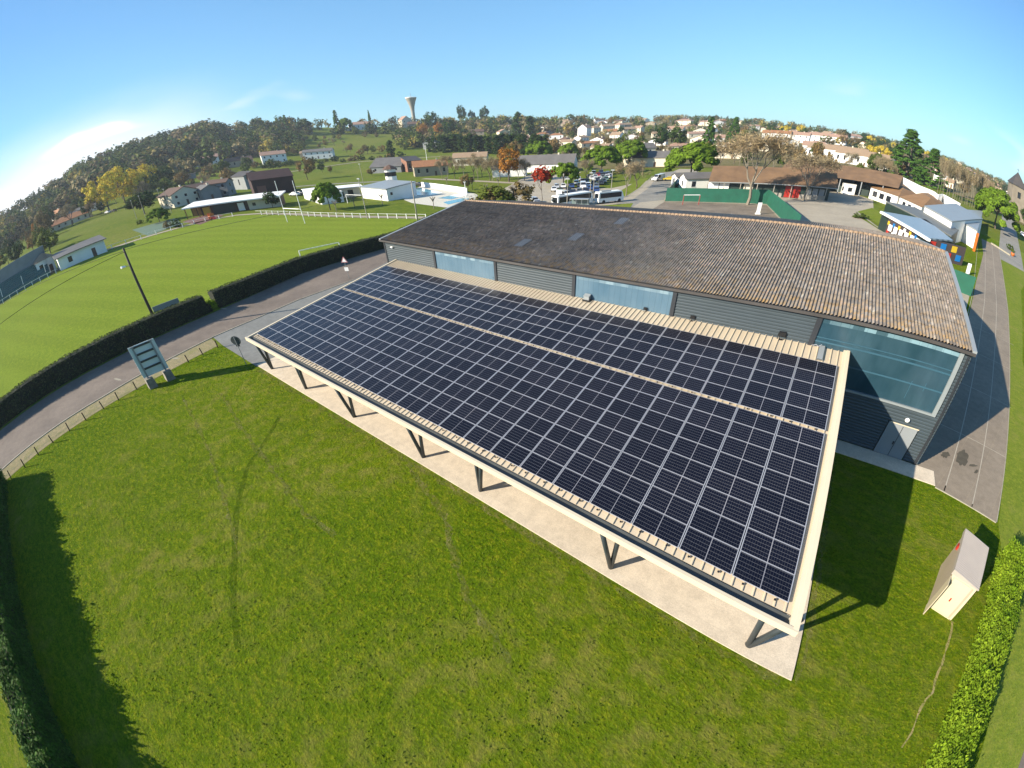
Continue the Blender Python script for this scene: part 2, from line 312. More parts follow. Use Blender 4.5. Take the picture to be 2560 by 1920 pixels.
MT['l_pine'] = leafmat('pine_needles', (.12, .22, .018), (.25, .37, .035), .08, s=.25)
MT['l_con'] = leafmat('conifer_needles', (.06, .145, .022), (.14, .27, .045), .2)
MT['l_yel'] = leafmat('yellow_leaves', (.80, .62, .06), (1.0, .80, .10), .1)
MT['l_ora'] = leafmat('orange_leaves', (.42, .17, .03), (.58, .27, .05), .15)
MT['l_red'] = leafmat('red_leaves', (.36, .035, .015), (.50, .07, .03), .1)
MT['l_bro'] = leafmat('russet_leaves', (.22, .155, .065), (.36, .26, .11), .3)
MT['l_wood'] = leafmat('woodland_leaves', (.8, .8, .8), (1.15, 1.15, 1.1), attr='tint')
MT['l_hedge'] = leafmat('hedge_leaves', (.05, .075, .03), (.15, .17, .085), .1, s=1.5)
MT['l_thuja'] = leafmat('thuja_sprays', (.16, .28, .014), (.36, .50, .035), .1, s=1.2)
MT['tuft'] = leafmat('grass_tufts', (.09, .13, .006), (.17, .20, .012), .0, s=.5)

# ------------------------------------------------------------------ mesh building
class MB:
    def __init__(s): s.v = []; s.f = []; s.mi = []; s.n = 0
    def add(s, v, f, mi=0):
        s.v.extend(v); s.f.extend([tuple(i + s.n for i in q) for q in f]); s.mi.extend([mi] * len(f)); s.n += len(v); return s
    def box(s, x0, x1, y0, y1, z0, z1, mi=0):
        return s.add([(x0, y0, z0), (x1, y0, z0), (x1, y1, z0), (x0, y1, z0), (x0, y0, z1), (x1, y0, z1), (x1, y1, z1), (x0, y1, z1)],
                     [(0, 3, 2, 1), (4, 5, 6, 7), (0, 1, 5, 4), (1, 2, 6, 5), (2, 3, 7, 6), (3, 0, 4, 7)], mi)
    def quad(s, a, b, c, d, mi=0): return s.add([a, b, c, d], [(0, 1, 2, 3)], mi)
    def tube(s, pts, r0, r1=None, n=8, mi=0, cap=True):
        r1 = r0 if r1 is None else r1; pts = [Vector(p) for p in pts]; V = []; F = []
        for i, p in enumerate(pts):
            d = (pts[min(i + 1, len(pts) - 1)] - pts[max(i - 1, 0)]).normalized()
            a = d.orthogonal().normalized() if abs(d.z) < .99 else Vector((1, 0, 0)); a = (a - d * a.dot(d)).normalized(); b = d.cross(a)
            r = r0 + (r1 - r0) * i / max(1, len(pts) - 1)
            for k in range(n):
                t = 2 * math.pi * k / n; V.append(tuple(p + (a * math.cos(t) + b * math.sin(t)) * r))
        for i in range(len(pts) - 1):
            for k in range(n):
                k2 = (k + 1) % n; F.append((i * n + k, i * n + k2, (i + 1) * n + k2, (i + 1) * n + k))
        if cap: F.append(tuple(range(n - 1, -1, -1))); F.append(tuple((len(pts) - 1) * n + k for k in range(n)))
        return s.add(V, F, mi)
    def lathe(s, prof, n=24, mi=0):
        V = [(r * math.cos(2 * math.pi * k / n), r * math.sin(2 * math.pi * k / n), z) for r, z in prof for k in range(n)]
        F = [(i * n + k, i * n + (k + 1) % n, (i + 1) * n + (k + 1) % n, (i + 1) * n + k) for i in range(len(prof) - 1) for k in range(n)]
        return s.add(V, F, mi)
    def mesh(s, name, mats):
        me = bpy.data.meshes.new(name); me.from_pydata(s.v, [], s.f)
        for m in (mats if isinstance(mats, (list, tuple)) else [mats]): me.materials.append(m)
        if any(s.mi): me.polygons.foreach_set('material_index', s.mi)
        me.update(); return me
    def build(s, name, mats, parent=None, smooth=False):
        me = s.mesh(name, mats)
        if smooth: me.polygons.foreach_set('use_smooth', [True] * len(me.polygons))
        return link(name, me, parent)
def link(name, data, parent=None):
    o = bpy.data.objects.new(name, data); COL.objects.link(o)
    if parent: o.parent = parent
    return o
def npmesh(name, V, F, mats, mi=None, attr=None):
    V = np.asarray(V, np.float32); F = np.asarray(F, np.int32); k = F.shape[1]
    me = bpy.data.meshes.new(name); me.vertices.add(len(V)); me.vertices.foreach_set('co', V.ravel())
    me.loops.add(F.size); me.loops.foreach_set('vertex_index', F.ravel()); me.polygons.add(len(F))
    me.polygons.foreach_set('loop_start', np.arange(0, F.size, k, dtype=np.int32))
    for m in (mats if isinstance(mats, (list, tuple)) else [mats]): me.materials.append(m)
    if mi is not None: me.polygons.foreach_set('material_index', np.asarray(mi, np.int32))
    if attr is not None:
        a = me.color_attributes.new('tint', 'FLOAT_COLOR', 'POINT'); a.data.foreach_set('color', np.asarray(attr, np.float32).ravel())
    me.update(); me.validate(); return me
def empty(name, loc, rz=0):
    o = bpy.data.objects.new(name, None); COL.objects.link(o); o.location = loc; o.rotation_euler = (0, 0, rz); o.empty_display_size = .3; return o
def tag(o, label=None, cat=None, group=None, kind=None):
    for k, v in (('label', label), ('category', cat), ('group', group), ('kind', kind)):
        if v: o[k] = v
    return o
KIDS = {}
def kids(o):
    return [c for c in COL.objects if c.parent == o]
def reg(root):
    KIDS[root.name] = [(c, [g for g in kids(c)]) for c in kids(root)]; return root
def dup(root, loc, rz=0, scale=None, label=None, group=None, color=None, cat=None):
    r = root.copy(); COL.objects.link(r); r.location = loc; r.rotation_euler = (0, 0, rz)
    if scale is not None: r.scale = scale if isinstance(scale, (tuple, list)) else (scale,) * 3
    if label: r['label'] = label
    if group: r['group'] = group
    if cat: r['category'] = cat
    if color: r.color = (*color, 1)
    for c, gs in KIDS[root.name]:
        k = c.copy(); COL.objects.link(k); k.parent = r
        if color and c.get('_paint'): k.color = (*color, 1)
        for g in gs:
            h = g.copy(); COL.objects.link(h); h.parent = k
    return r
def sheet(name, pts, z, m, kind='structure', label=None, cat=None):
    mb = MB(); mb.add([(p[0], p[1], z) for p in pts], [tuple(range(len(pts)))])
    o = mb.build(name, m); n = o.data.polygons[0].normal
    if n.z < 0: o.data.flip_normals()
    return tag(o, label, cat, kind=kind)
def G(*pl): return [tuple(at(u, v))[:2] for u, v in pl]

# ------------------------------------------------------------------ the ground
az = np.radians(np.concatenate([np.arange(-180, 40, 6), np.arange(40, 60, 2), np.arange(60, 180, .75)]))
rr = np.concatenate([[.01, 30, 80, 140, 200], np.arange(220, 1240, 15), [1300, 1400, 1600, 2000, 2600, 3500, 5000, 9000]])
AZ, RR = np.meshgrid(az, rr); X = 35 + RR * np.cos(AZ); Y = -10.2 + RR * np.sin(AZ); Z = terr(X, Y)
nr, na = X.shape; idx = np.arange(nr * na).reshape(nr, na)
F = np.stack([idx[:-1], idx[1:], np.roll(idx, -1, 1)[1:], np.roll(idx, -1, 1)[:-1]], -1).reshape(-1, 4)
g = link('ground', npmesh('ground', np.stack([X, Y, Z], -1).reshape(-1, 3), F[:, ::1], MT['meadow'])); g['kind'] = 'structure'
g.data.polygons.foreach_set('use_smooth', [True] * len(g.data.polygons))
if g.data.polygons[10].normal.z < 0: g.data.flip_normals()

sheet('lawn', [(-4.6, -60), (75, -60), (85, 125), (66, 125), (44, 43), (-2, 43), (-2, -.6), (-9.7, -.6), (-7.3, -8.7), (-6.2, -13.2), (-4.5, -21)], .012, MT['lawn'])
sheet('grass_strip', [(50.8, -30), (53.9, -30), (54.4, 0), (55.5, 22), (58.6, 40), (70, 75), (95, 125), (80, 125), (67.5, 80), (61.6, 57.5), (55.3, 35), (51.1, 19.7), (49.4, 12.8)], .020, MT['lawn2'])
sheet('sports_field', [(-15, -70), (-16.6, -21), (-18.6, -5.5), (-20.9, 2.5), (-22.6, 8), (-26.5, 17), (-27.4, 27), (-27.2, 34), (-40, 57), (-59.6, 50.1), (-72.3, 46.8), (-87.3, 44.1), (-99.1, 41.3), (-105.5, 37), (-107, 30), (-104.5, 20), (-103, 8), (-102.6, -6), (-102, -70)], .012, MT['pitch'])
def ribbon(name, pts, wd, z, m, side=1):
    a = [Vector((p[0], p[1], 0)) for p in pts]; A = []; Bv = []
    for i, p in enumerate(a):
        d = (a[min(i + 1, len(a) - 1)] - a[max(i - 1, 0)]).normalized(); nn = Vector((-d.y, d.x, 0)) * side
        A.append((p.x, p.y)); Bv.append((p.x + nn.x * wd, p.y + nn.y * wd))
    mb = MB(); n = len(A)
    mb.add([(x, y, z + float(terr(x, y))) for x, y in A + Bv], [(i, i + 1, n + i + 1, n + i) for i in range(n - 1)])
    o = mb.build(name, m)
    if o.data.polygons[0].normal.z < 0: o.data.flip_normals()
    return tag(o, kind='structure')
KERB = [(-3.5, -60), (-5.9, -28), (-6.8, -22.4), (-8.1, -16), (-9.1, -11.1), (-10.4, -7.1), (-12.6, -.4), (-13.6, 4.6), (-15.1, 10.2), (-16.0, 19.1), (-19, 26.9), (-24, 36), (-34, 50)]
HL = [(-12.6, -60), (-14.9, -28), (-15.6, -21), (-17.2, -10.5), (-18.4, -5.5), (-20.4, 2.05)]
sheet('road', [(-12.6, -60), (-14.9, -28), (-15.6, -21), (-17.2, -10.5), (-18.4, -5.5), (-20.6, 2.5), (-22.2, 7.2), (-26, 16.7), (-26.9, 27.3), (-27, 34), (-40, 56)] + [(x, y) for x, y in KERB[::-1]], .020, MT['road'])
sheet('driveway', [(-9.3, -.6), (-1.5, -.6), (-1.5, 45), (-30, 45), (-24, 36), (-19, 26.9), (-16, 19.1), (-15.1, 10.2), (-13.6, 4.6), (-12.6, -.4)], .020, MT['drive'])
sheet('verge', [(-4.9, -60), (-4.6, -21), (-6.3, -13.2), (-7.4, -8.7), (-9.7, -.9), (-12.5, -.6), (-10.3, -7.1), (-9.0, -11.1), (-8.0, -16), (-6.7, -22.4), (-3.4, -60)], .016, MT['verge'])
mb = MB()
for i in range(len(KERB) - 4):
    (x0, y0), (x1, y1) = KERB[i], KERB[i + 1]; d = Vector((x1 - x0, y1 - y0, 0)).normalized(); nn = Vector((d.y, -d.x, 0)) * .14
    mb.add([(x0, y0, 0), (x1, y1, 0), (x1 + nn.x, y1 + nn.y, 0), (x0 + nn.x, y0 + nn.y, 0), (x0, y0, .07), (x1, y1, .07), (x1 + nn.x, y1 + nn.y, .07), (x0 + nn.x, y0 + nn.y, .07)],
           [(4, 5, 6, 7), (0, 1, 5, 4), (3, 2, 6, 7)])
tag(mb.build('kerb', MT['kerb']), kind='structure')
for k, (u, v, r_) in enumerate(((295, 949, .3), (436, 896, .5), (560, 772, .2))):
    p = at(u, v); a_ = Vector((math.cos(r_), math.sin(r_), 0)); b_ = Vector((-a_.y, a_.x, 0)); mb = MB(); q = [p + a_ * x + b_ * y for x, y in ((-.7, -.09), (.25, -.12), (.7, .02), (.2, .14), (-.6, .05))]
    mb.add([(c.x, c.y, .024 + k * .001) for c in q], [(0, 1, 2, 3, 4)]); tag(mb.build('road_marking', MT['kerb']), kind='structure')
# concrete slab under the canopy and along the hall front
mb = MB(); mb.box(-1.9, 39.22, -.5, 15.42, -.2, .06); mb.box(39.22, 45.0, 14.1, 15.42, -.2, .06)
tag(mb.build('pavement_slab', MT['slab']), kind='structure')
sheet('paved_strip', [(45.0, 14.0), (49.2, 12.9), (51.1, 19.7), (53.3, 27.7), (55.3, 35), (61.6, 57.5), (67.5, 80.1), (76.3, 113.5), (72, 116), (66.9, 94.6), (58.6, 67.2), (54.2, 51.6), (48.3, 31), (44.0, 24), (44.0, 15.42), (45, 15.42)], .032, MT['paving'])
mb = MB(); E = [(45.0, 14.0), (49.2, 12.9), (51.1, 19.7), (53.3, 27.7), (55.3, 35), (61.6, 57.5), (67.5, 80.1), (76.3, 113.5)]
for (x0, y0), (x1, y1) in zip(E, E[1:]):
    d = Vector((x1 - x0, y1 - y0, 0)).normalized(); nn = Vector((d.y, -d.x, 0)) * .07
    mb.add([(x0, y0, .06), (x1, y1, .06), (x1 + nn.x, y1 + nn.y, .06), (x0 + nn.x, y0 + nn.y, .06), (x1 + nn.x, y1 + nn.y, 0), (x0 + nn.x, y0 + nn.y, 0), (x0, y0, 0), (x1, y1, 0)], [(0, 1, 2, 3), (3, 2, 4, 5), (0, 1, 7, 6)])
tag(mb.build('strip_edging', MT['kerb']), kind='structure')
MT['joint'] = mat('pale_joint', (.62, .55, .44), .8, .1, 2)
ER = [Vector((x, y, 0)) for x, y in E]
for off in (1.9, 3.8, 5.7):
    P = []
    for i, p in enumerate(ER):
        d = (ER[min(i + 1, len(ER) - 1)] - ER[max(i - 1, 0 if i != 1 else 1)]).normalized(); n_ = Vector((-d.y, d.x, 0))
        if i: P.append(p + n_ * off)
    P = [P[0] - (P[0] - P[1]).normalized() * .15 * off] + P
    mb = MB(); V = []
    for p in P: V += [(p.x - .03, p.y + .012, .037), (p.x + .03, p.y - .012, .037)]
    mb.add(V, [(2 * i, 2 * i + 1, 2 * i + 3, 2 * i + 2) for i in range(len(P) - 1)]); o = mb.build('pavement_joint', MT['joint']); tag(o, kind='structure')
    if o.data.polygons[0].normal.z < 0: o.data.flip_normals()
for (x0, y0, x1, y1) in ((46.0, 21.2, 51.3, 20.0), (46.5, 29.5, 53.6, 28.0), (50.0, 37.5, 56.0, 36.2), (52, 45, 58.5, 44)):
    mb = MB(); mb.add([(x0, y0, .0385), (x1, y1, .0385), (x1, y1 + .06, .0385), (x0, y0 + .06, .0385)], [(0, 1, 2, 3)]); tag(mb.build('pavement_joint', MT['joint']), kind='structure')
# dark damp stains on the paving
def blob(cx, cy, rx, ry, rot, n=26, seed=0):
    r = random.Random(seed); P = []
    for k in range(n):
        a = 2 * math.pi * k / n; q = 1 + r.uniform(-.22, .22); x = rx * q * math.cos(a); y = ry * q * math.sin(a)
        P.append((cx + x * math.cos(rot) - y * math.sin(rot), cy + x * math.sin(rot) + y * math.cos(rot)))
    return P
MT['stain'] = mat('damp_stain', (.12, .10, .065), .8, .2, 3)
for k, (u, v, a, b, r) in enumerate([(2405, 1145, .95, .38, 1.25), (2363, 1138, .45, .22, .9), (2432, 1165, .35, .12, .4), (2440, 1180, .3, .1, 1.0)]):
    p = at(u, v); sheet('pavement_stain', blob(p.x, p.y, a, b, r, seed=k), .040 + k * .001, MT['stain'])
def ragged(m, lo=.40, hi=.62, s=4.5):        # the worn patch lets the lawn below show through in tufts
    T = m.node_tree; o = T.nodes['Material Output']; src = o.inputs[0].links[0].from_socket; t = nd(T, 'ShaderNodeTexCoord').outputs['Object']
    f = ramp(T, noise(T, t, s, 5, .8), [(lo, (0, 0, 0)), (hi, (1, 1, 1))]); tr = nd(T, 'ShaderNodeBsdfTransparent'); mm = nd(T, 'ShaderNodeMixShader')
    T.links.new(f, mm.inputs[0]); T.links.new(tr.outputs[0], mm.inputs[1]); T.links.new(src, mm.inputs[2]); T.links.new(mm.outputs[0], o.inputs[0])
# bare clay trench line across the lawn, tyre tracks
def wob(pts, wd, seed, step=.35, jit=.35):
    r = random.Random(seed); out = []
    for (x0, y0), (x1, y1) in zip(pts, pts[1:]):
        n = max(2, int(math.hypot(x1 - x0, y1 - y0) / step))
        for i in range(n): t = i / n; out.append((x0 + (x1 - x0) * t, y0 + (y1 - y0) * t))
    A = []; Bq = []
    for i, (x, y) in enumerate(out):
        x1, y1 = out[min(i + 1, len(out) - 1)]; x0, y0 = out[max(i - 1, 0)]; d = math.hypot(x1 - x0, y1 - y0) + 1e-6; nx, ny = -(y1 - y0) / d, (x1 - x0) / d
        a = wd * (.5 + r.uniform(-jit, jit)); b = wd * (.5 + r.uniform(-jit, jit)); A.append((x + nx * a, y + ny * a)); Bq.append((x - nx * b, y - ny * b))
    return A, Bq
def track(name, pts, wd, z, m, seed=0, jit=.35):
    A, Bq = wob(pts, wd, seed, jit=jit); mb = MB(); n = len(A)
    mb.add([(x, y, z) for x, y in A + Bq], [(i, i + 1, n + i + 1, n + i) for i in range(n - 1)]); o = mb.build(name, m)
    if o.data.polygons[0].normal.z < 0: o.data.flip_normals()
    return tag(o, kind='structure')
MT['clay'] = grass('clay_trench', (.34, .31, .09), (.46, .38, .18), (.62, .48, .30), .9, fine=6, big=1.2)
MT['lush'] = grass('lush_wheel_track', (.078, .150, .006), (.140, .215, .012), (.10, .14, .03), .3, fine=9, big=.4, hue=.9, bd=.09)
MT['dryg'] = grass('worn_grass', (.20, .23, .04), (.30, .30, .09), (.42, .34, .16), .8, fine=8, big=.8, hue=.9)
ragged(MT['clay'], .30, .5); ragged(MT['lush'], .34, .8); ragged(MT['dryg'], .42, .66)
track('ground_trench', G((2382, 1555), (2372, 1600), (2346, 1680), (2330, 1730), (2300, 1770), (2280, 1830), (2240, 1890)), .13, .018, MT['clay'], 1, .45)
track('ground_wheel_track', G((700, 1040), (672, 1090), (618, 1170), (592, 1270), (585, 1400), (583, 1530), (600, 1640)), .27, .0162, MT['lush'], 2, .12)
track('ground_worn_track', G((555, 985), (590, 1050), (640, 1120), (700, 1200), (760, 1280), (850, 1350)), .22, .017, MT['dryg'], 3, .48)
track('ground_worn_track', G((455, 990), (520, 1120), (560, 1240), (600, 1400)), 0.18, .0175, MT['dryg'], 4, .48)
track('ground_worn_track', G((1020, 1160), (1110, 1290), (1160, 1480), (1290, 1680)), 0.3, .0155, MT['dryg'], 6, .48)
track('ground_worn_edge', [(x, -.72) for x in np.linspace(-1, 39.2, 60)], .32, .017, MT['dryg'], 5, .48)
track('ground_worn_edge', [(39.45, y) for y in np.linspace(-.6, 14, 20)], .22, .018, MT['dryg'], 7, .48)

def patch(name, a0, a1, d0, d1, m, dz=.12):
    A, D = np.meshgrid(np.radians(np.arange(a0, a1 + .1, .75)), np.linspace(d0, d1, int((d1 - d0) / 12))); X = 35 + D * np.cos(A); Y = -10.2 + D * np.sin(A); Z = terr(X, Y) + dz; i = np.arange(X.size).reshape(X.shape)
    F = np.stack([i[:-1, :-1], i[:-1, 1:], i[1:, 1:], i[1:, :-1]], -1).reshape(-1, 4); o = link(name, npmesh(name, np.stack([X, Y, Z], -1).reshape(-1, 3), F, m)); o.data.polygons.foreach_set('use_smooth', [True] * len(F))
    if o.data.polygons[0].normal.z < 0: o.data.flip_normals()
    return tag(o, kind='structure')
MT['garden'] = grass('garden_ground', (.17, .16, .06), (.27, .23, .11), (.42, .32, .20), .9, fine=.6, big=.015, bmp=.3, hue=.6)
patch('ground_gardens', 83, 123, 215, 1050, MT['garden']); patch('ground_gardens', 64, 83, 250, 1100, MT['garden'])
# paths, parking, streets beyond
ribbon('path', [(-40.3, 57.3), (-59.7, 50.8), (-72.4, 47.5), (-87.4, 44.8), (-99.4, 42)], 2.6, .03, MT['sand'], -1)
ribbon('path', [(-99.4, 42), (-105.8, 38), (-107.8, 30), (-105.4, 20), (-103.8, 8), (-103.4, -6), (-102.8, -70)], 2.2, .03, MT['sand'], -1)
sheet('tarmac_yard', [(-8, 42.2), (44.4, 42.6), (53.5, 51), (58, 67), (50, 78), (45, 90), (42, 100), (45, 112), (46, 135), (35, 155), (22, 128), (8, 120), (0, 100), (-6, 130), (-12, 160), (-14, 190), (-24, 190), (-20, 150), (-24, 120), (-40, 118), (-62, 170), (-84, 162), (-60, 110), (-34, 84), (-22, 66)], .016, MT['yard'])
sheet('court', G((1662, 504), (1918, 513), (1985, 590), (1960, 640), (1600, 640), (1620, 530)), .024, MT['court'])
sheet('street', G((1445, 530), (1530, 512), (1580, 500), (1622, 470), (1650, 432), (1690, 428), (1672, 470), (1660, 500), (1600, 506), (1560, 530), (1500, 545)), .028, MT['street'])
sheet('grass_island', G((1490, 515), (1583, 508), (1572, 527), (1560, 545), (1470, 540)), .034, MT['lawn2'])
sheet('grass_bank', G((1535, 500), (1550, 478), (1600, 448), (1622, 445), (1600, 468), (1570, 488)), .034, MT['lawn2'])
sheet('grass_island', G((2140, 530), (2180, 520), (2230, 545), (2235, 570), (2200, 562)), .034, MT['lawn2'])
track('kerb_line', G((1535, 502), (1568, 490), (1604, 468), (1632, 440)), .35, .045, MT['kerb'], 8, .05)
track('kerb_line', G((1925, 512), (2050, 512), (2140, 528), (2185, 562), (2240, 600)), .4, .045, MT['kerb'], 9, .05)
track('kerb_line', G((1658, 503), (1918, 512), (1990, 590)), .5, .045, MT['sand'], 10, .05)
sheet('tennis_court', G((455, 555), (520, 535), (560, 538), (500, 562)), .03, MT['redcourt'])
sheet('tennis_court', G((330, 575), (440, 545), (455, 560), (370, 590)), .03, MT['greencourt'])
ribbon('road', G((2560, 480), (2530, 525), (2545, 600), (2560, 680)), 7, .03, MT['street'], -1)
sheet('road_edge', [(53.9, -40), (70, -40), (75, 0), (78, 22), (90, 60), (110, 120), (104, 125), (75, 75), (61, 40), (55.8, 22), (54.4, 0)], .026, MT['road'])
ribbon('path', G((640, 445), (760, 425), (900, 405), (1050, 395), (1100, 392)), 3, .1, MT['sand'], 1)
ribbon('path', G((640, 478), (760, 466), (880, 458), (960, 455)), 4, .06, MT['street'], 1)
ribbon('path', G((1050, 448), (1200, 455), (1330, 462)), 4, .05, MT['sand'], 1)

# ------------------------------------------------------------------ the sports hall
XL, XR, YF, YB = -1.9, 43.95, 15.42, 42.3; ZE, ZR = 7.42, 9.45
hall = tag(empty('sports_hall', ((XL + XR) / 2, YF, 0)), 'long slate grey sports hall with a huge weathered wavy roof behind the solar canopy', 'sports hall')
def hp(o): o.location = Vector(o.location) - Vector(hall.location); return o
def corrug(mb, p0, p1, z0, z1, per=.2, dep=.035, outn=None):
    """horizontal ribbed cladding between two ground points"""
    p0 = Vector((*p0, 0)); p1 = Vector((*p1, 0)); d = (p1 - p0).normalized(); n = Vector((d.y, -d.x, 0)) if outn is None else Vector(outn)
    z = z0; prof = []
    while z < z1 - .01:
        for t, q in ((0, 0), (.22, 1), (.68, 1), (.9, 0)):
            if z + t * per <= z1: prof.append((z + t * per, q * dep))
        z += per
    prof.append((z1, 0)); V = []
    for zz, q in prof:
        for p in (p0, p1): V.append((p.x + n.x * q, p.y + n.y * q, zz))
    return mb.add(V, [(2 * i, 2 * i + 1, 2 * i + 3, 2 * i + 2) for i in range(len(prof) - 1)])
COLX = [XL, 5.75, 13.35, 21.05, 28.5, 36.35, 43.7]
mb = MB()
for i in range(6):
    if i == 5:
        corrug(mb, (COLX[5], YF), (41.45, YF), .1, 3.4); corrug(mb, (41.45, YF), (43.1, YF), 2.3, 3.4); corrug(mb, (43.1, YF), (XR, YF), .1, 3.4)
        corrug(mb, (43.45, YF), (XR, YF), 3.4, ZE)
    elif i % 2 == 1: corrug(mb, (COLX[i], YF), (COLX[i + 1], YF), .1, 5.2)
    else: corrug(mb, (COLX[i], YF), (COLX[i + 1], YF), .1, ZE)
corrug(mb, (XR, YF), (XR, YB), .1, ZE, outn=(1, 0, 0)); corrug(mb, (XL, YB), (XL, YF), .1, ZE, outn=(-1, 0, 0)); corrug(mb, (XR, YB), (XL, YB), .1, ZE, outn=(0, 1, 0))
YM = (YF - .1 + YB + .1) / 2
mb.add([(XR, YF, ZE), (XR, YB, ZE), (XR, YM, ZR - .1)], [(0, 1, 2)]); mb.add([(XL, YF, ZE), (XL, YB, ZE), (XL, YM, ZR - .1)], [(0, 2, 1)])
hp(mb.build('wall', MT['clad'], hall))
# inner dark lining so that nothing shows through
mb = MB(); mb.box(XL + .3, XR - .3, YF + .3, YB - .3, .1, ZE - .05); hp(mb.build('inner_wall', MT['darkwall'], hall))
for i, X in enumerate(COLX):
    mb = MB()
    if i == 0: mb.box(X - .02, X + .16, YF - .08, YF + .1, .09, ZE)
    elif i == 6: mb.box(XR - .22, XR - .1, YF - .075, YF + .1, .09, ZE)
    else: mb.box(X - .13, X + .13, YF - .1, YF + .1, .09, ZE)
    hp(mb.build('pillar', MT['pillar'], hall))
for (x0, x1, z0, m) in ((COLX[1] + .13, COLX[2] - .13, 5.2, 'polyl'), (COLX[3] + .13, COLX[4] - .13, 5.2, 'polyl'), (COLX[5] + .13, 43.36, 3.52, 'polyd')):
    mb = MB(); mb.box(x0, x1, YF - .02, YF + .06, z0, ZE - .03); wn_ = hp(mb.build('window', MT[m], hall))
    if m == 'polyd':
        mb = MB(); mb.box(x0 - .1, 43.5, YF - .14, YF - .022, 3.40, 3.52); f = mb.build('sill', MT['trim'], wn_)
        mb = MB(); mb.box(43.28, 43.5, YF - .12, YF + .05, 3.52, ZE - .03); mb.build('frame', MT['trim'], wn_)
        for za, zb in ((5.90, 5.99), (6.16, 6.21), (4.80, 4.88)):
            mb = MB(); mb.box(x0, 43.36, YF - .05, YF - .021, za, zb); mb.build('glazing_bar', MT['polybar'], wn_)
        for xa, zb, zt in ((41.6, 3.9, 5.0), (42.3, 4.6, 5.1)):
            mb = MB(); mb.box(xa, xa + .035, YF - .035, YF - .021, zb, zt); mb.build('reflection_strip', MT['polybar'], wn_)  # upright reflections in the glass, modelled as thin bluish strips
    else:
        mb = MB(); mb.box(x0, x1, YF - .06, YF - .021, 5.1, 5.2); mb.build('sill', MT['beigel'], wn_)
mb = MB(); mb.box(41.5, 43.05, YF - .05, YF + .05, .09, 2.26); dr = hp(mb.build('door', MT['doorw'], hall))
mb = MB(); mb.box(42.26, 42.29, YF - .056, YF - .048, .12, 2.22); mb.build('door_gap', MT['pillar'], dr)
mb = MB(); mb.box(41.55, 43.1, YF - .055, YF - .04, 2.27, 2.33); mb.build('drip_strip', MT['beigel'], dr)
mb = MB(); mb.box(42.18, 42.22, YF - .12, YF - .05, .95, 1.15); mb.build('door_handle', MT['blackp'], dr)
mb = MB(); mb.lathe([(0, .12), (.07, .10), (.12, .04), (.13, 0), (.09, -.03)], 20); lo_ = mb.build('wall_lamp', MT['lampg'], hall); lo_.location = (42.28 - hall.location.x, -.12, 2.72); lo_.rotation_euler = (rad(70), 0, 0)
mb = MB(); mb.box(-.16, .16, -.16, 0, -.06, .06); lo_ = mb.build('wall_lamp', MT['whitep'], hall); lo_.location = (-.55 - hall.location.x, -.04, 6.95)
# roof: waves of fibre cement
per = .177; x0r, x1r = -2.3, 44.05; nx = int((x1r - x0r) / per * 8); xs = np.linspace(0, x1r - x0r, nx + 1)
zz = .036 * np.cos(2 * np.pi * xs / per)
def slope(y0, z0, y1, z1, nseg):
    V = []; 
    ys = np.linspace(0, 1, nseg + 1)
    for k, t in enumerate(ys):
        V.append(np.stack([xs, np.full_like(xs, y0 + (y1 - y0) * t), z0 + (z1 - z0) * t + zz], -1))
    V = np.concatenate(V); n = len(xs); i = np.arange(n - 1); F = np.concatenate([np.stack([k * n + i, k * n + i + 1, (k + 1) * n + i + 1, (k + 1) * n + i], -1) for k in range(nseg)]); return V, F
YE, YRg = 15.22, 28.86
# each course of sheets laps 2 cm over the one below
Vs, Fs, o_ = [], [], 0
nc = 11
for k in range(nc):
    y0 = (YRg - YE) * k / nc; y1 = (YRg - YE) * (k + 1) / nc + .06; s_ = (9.52 - 7.60) / (YRg - YE)
    V, F = slope(y0, 7.60 + s_ * y0 + .022, y1, 7.60 + s_ * y1, 1); Vs.append(V); Fs.append(F + o_); o_ += len(V)
V, F = slope(2 * (YRg - YE), 7.60, YRg - YE, 9.52, 1); Vs.append(V); Fs.append(F[:, ::-1] + o_); o_ += len(V)
roof = link('roof', npmesh('roof', np.concatenate(Vs), np.concatenate(Fs), MT['fibre']), hall); roof.location = (x0r - hall.location.x, YE - hall.location.y, 0)
roof.data.polygons.foreach_set('use_smooth', [True] * len(roof.data.polygons))
for sx in (x0r - .03, x1r - .22):
    mb = MB()
    for (ya, za, yb, zb) in ((YE - .02, 7.66, YRg, 9.60), (2 * YRg - YE + .02, 7.66, YRg, 9.60)):
        mb.add([(sx, ya, za), (sx + .25, ya, za), (sx + .25, yb, zb), (sx, yb, zb), (sx, ya, za - .3), (sx + .25, ya, za - .3), (sx + .25, yb, zb - .3), (sx, yb, zb - .3)],
               [(0, 1, 2, 3), (0, 4, 5, 1), (0, 3, 7, 4), (1, 5, 6, 2), (4, 7, 6, 5)])
    hp(mb.build('verge_flashing', MT['metalroof'], hall))
mb = MB()
for k in range(int((x1r - x0r) / .33)):
    x = x0r + k * .33; mb.tube([(x, YRg, 9.50), (x + .36, YRg, 9.515)], .15, .13, 10)
MT['ridge'] = mat('ridge_tiles', (.40, .27, .17), .85, .3, 2.5); hp(mb.build('ridge_cap', MT['ridge'], hall, True))
mb = MB(); mb.box(x0r, x1r, YE - .10, YE + .02, 7.40, 7.52); mb.box(x0r, x1r, YE - .11, YE - .09, 7.40, 7.57); hp(mb.build('eave_gutter', MT['slate'], hall))
mb = MB(); mb.box(x0r, x1r, YE + .02, YF + .02, ZE - .02, 7.56); hp(mb.build('soffit', MT['pillar'], hall))
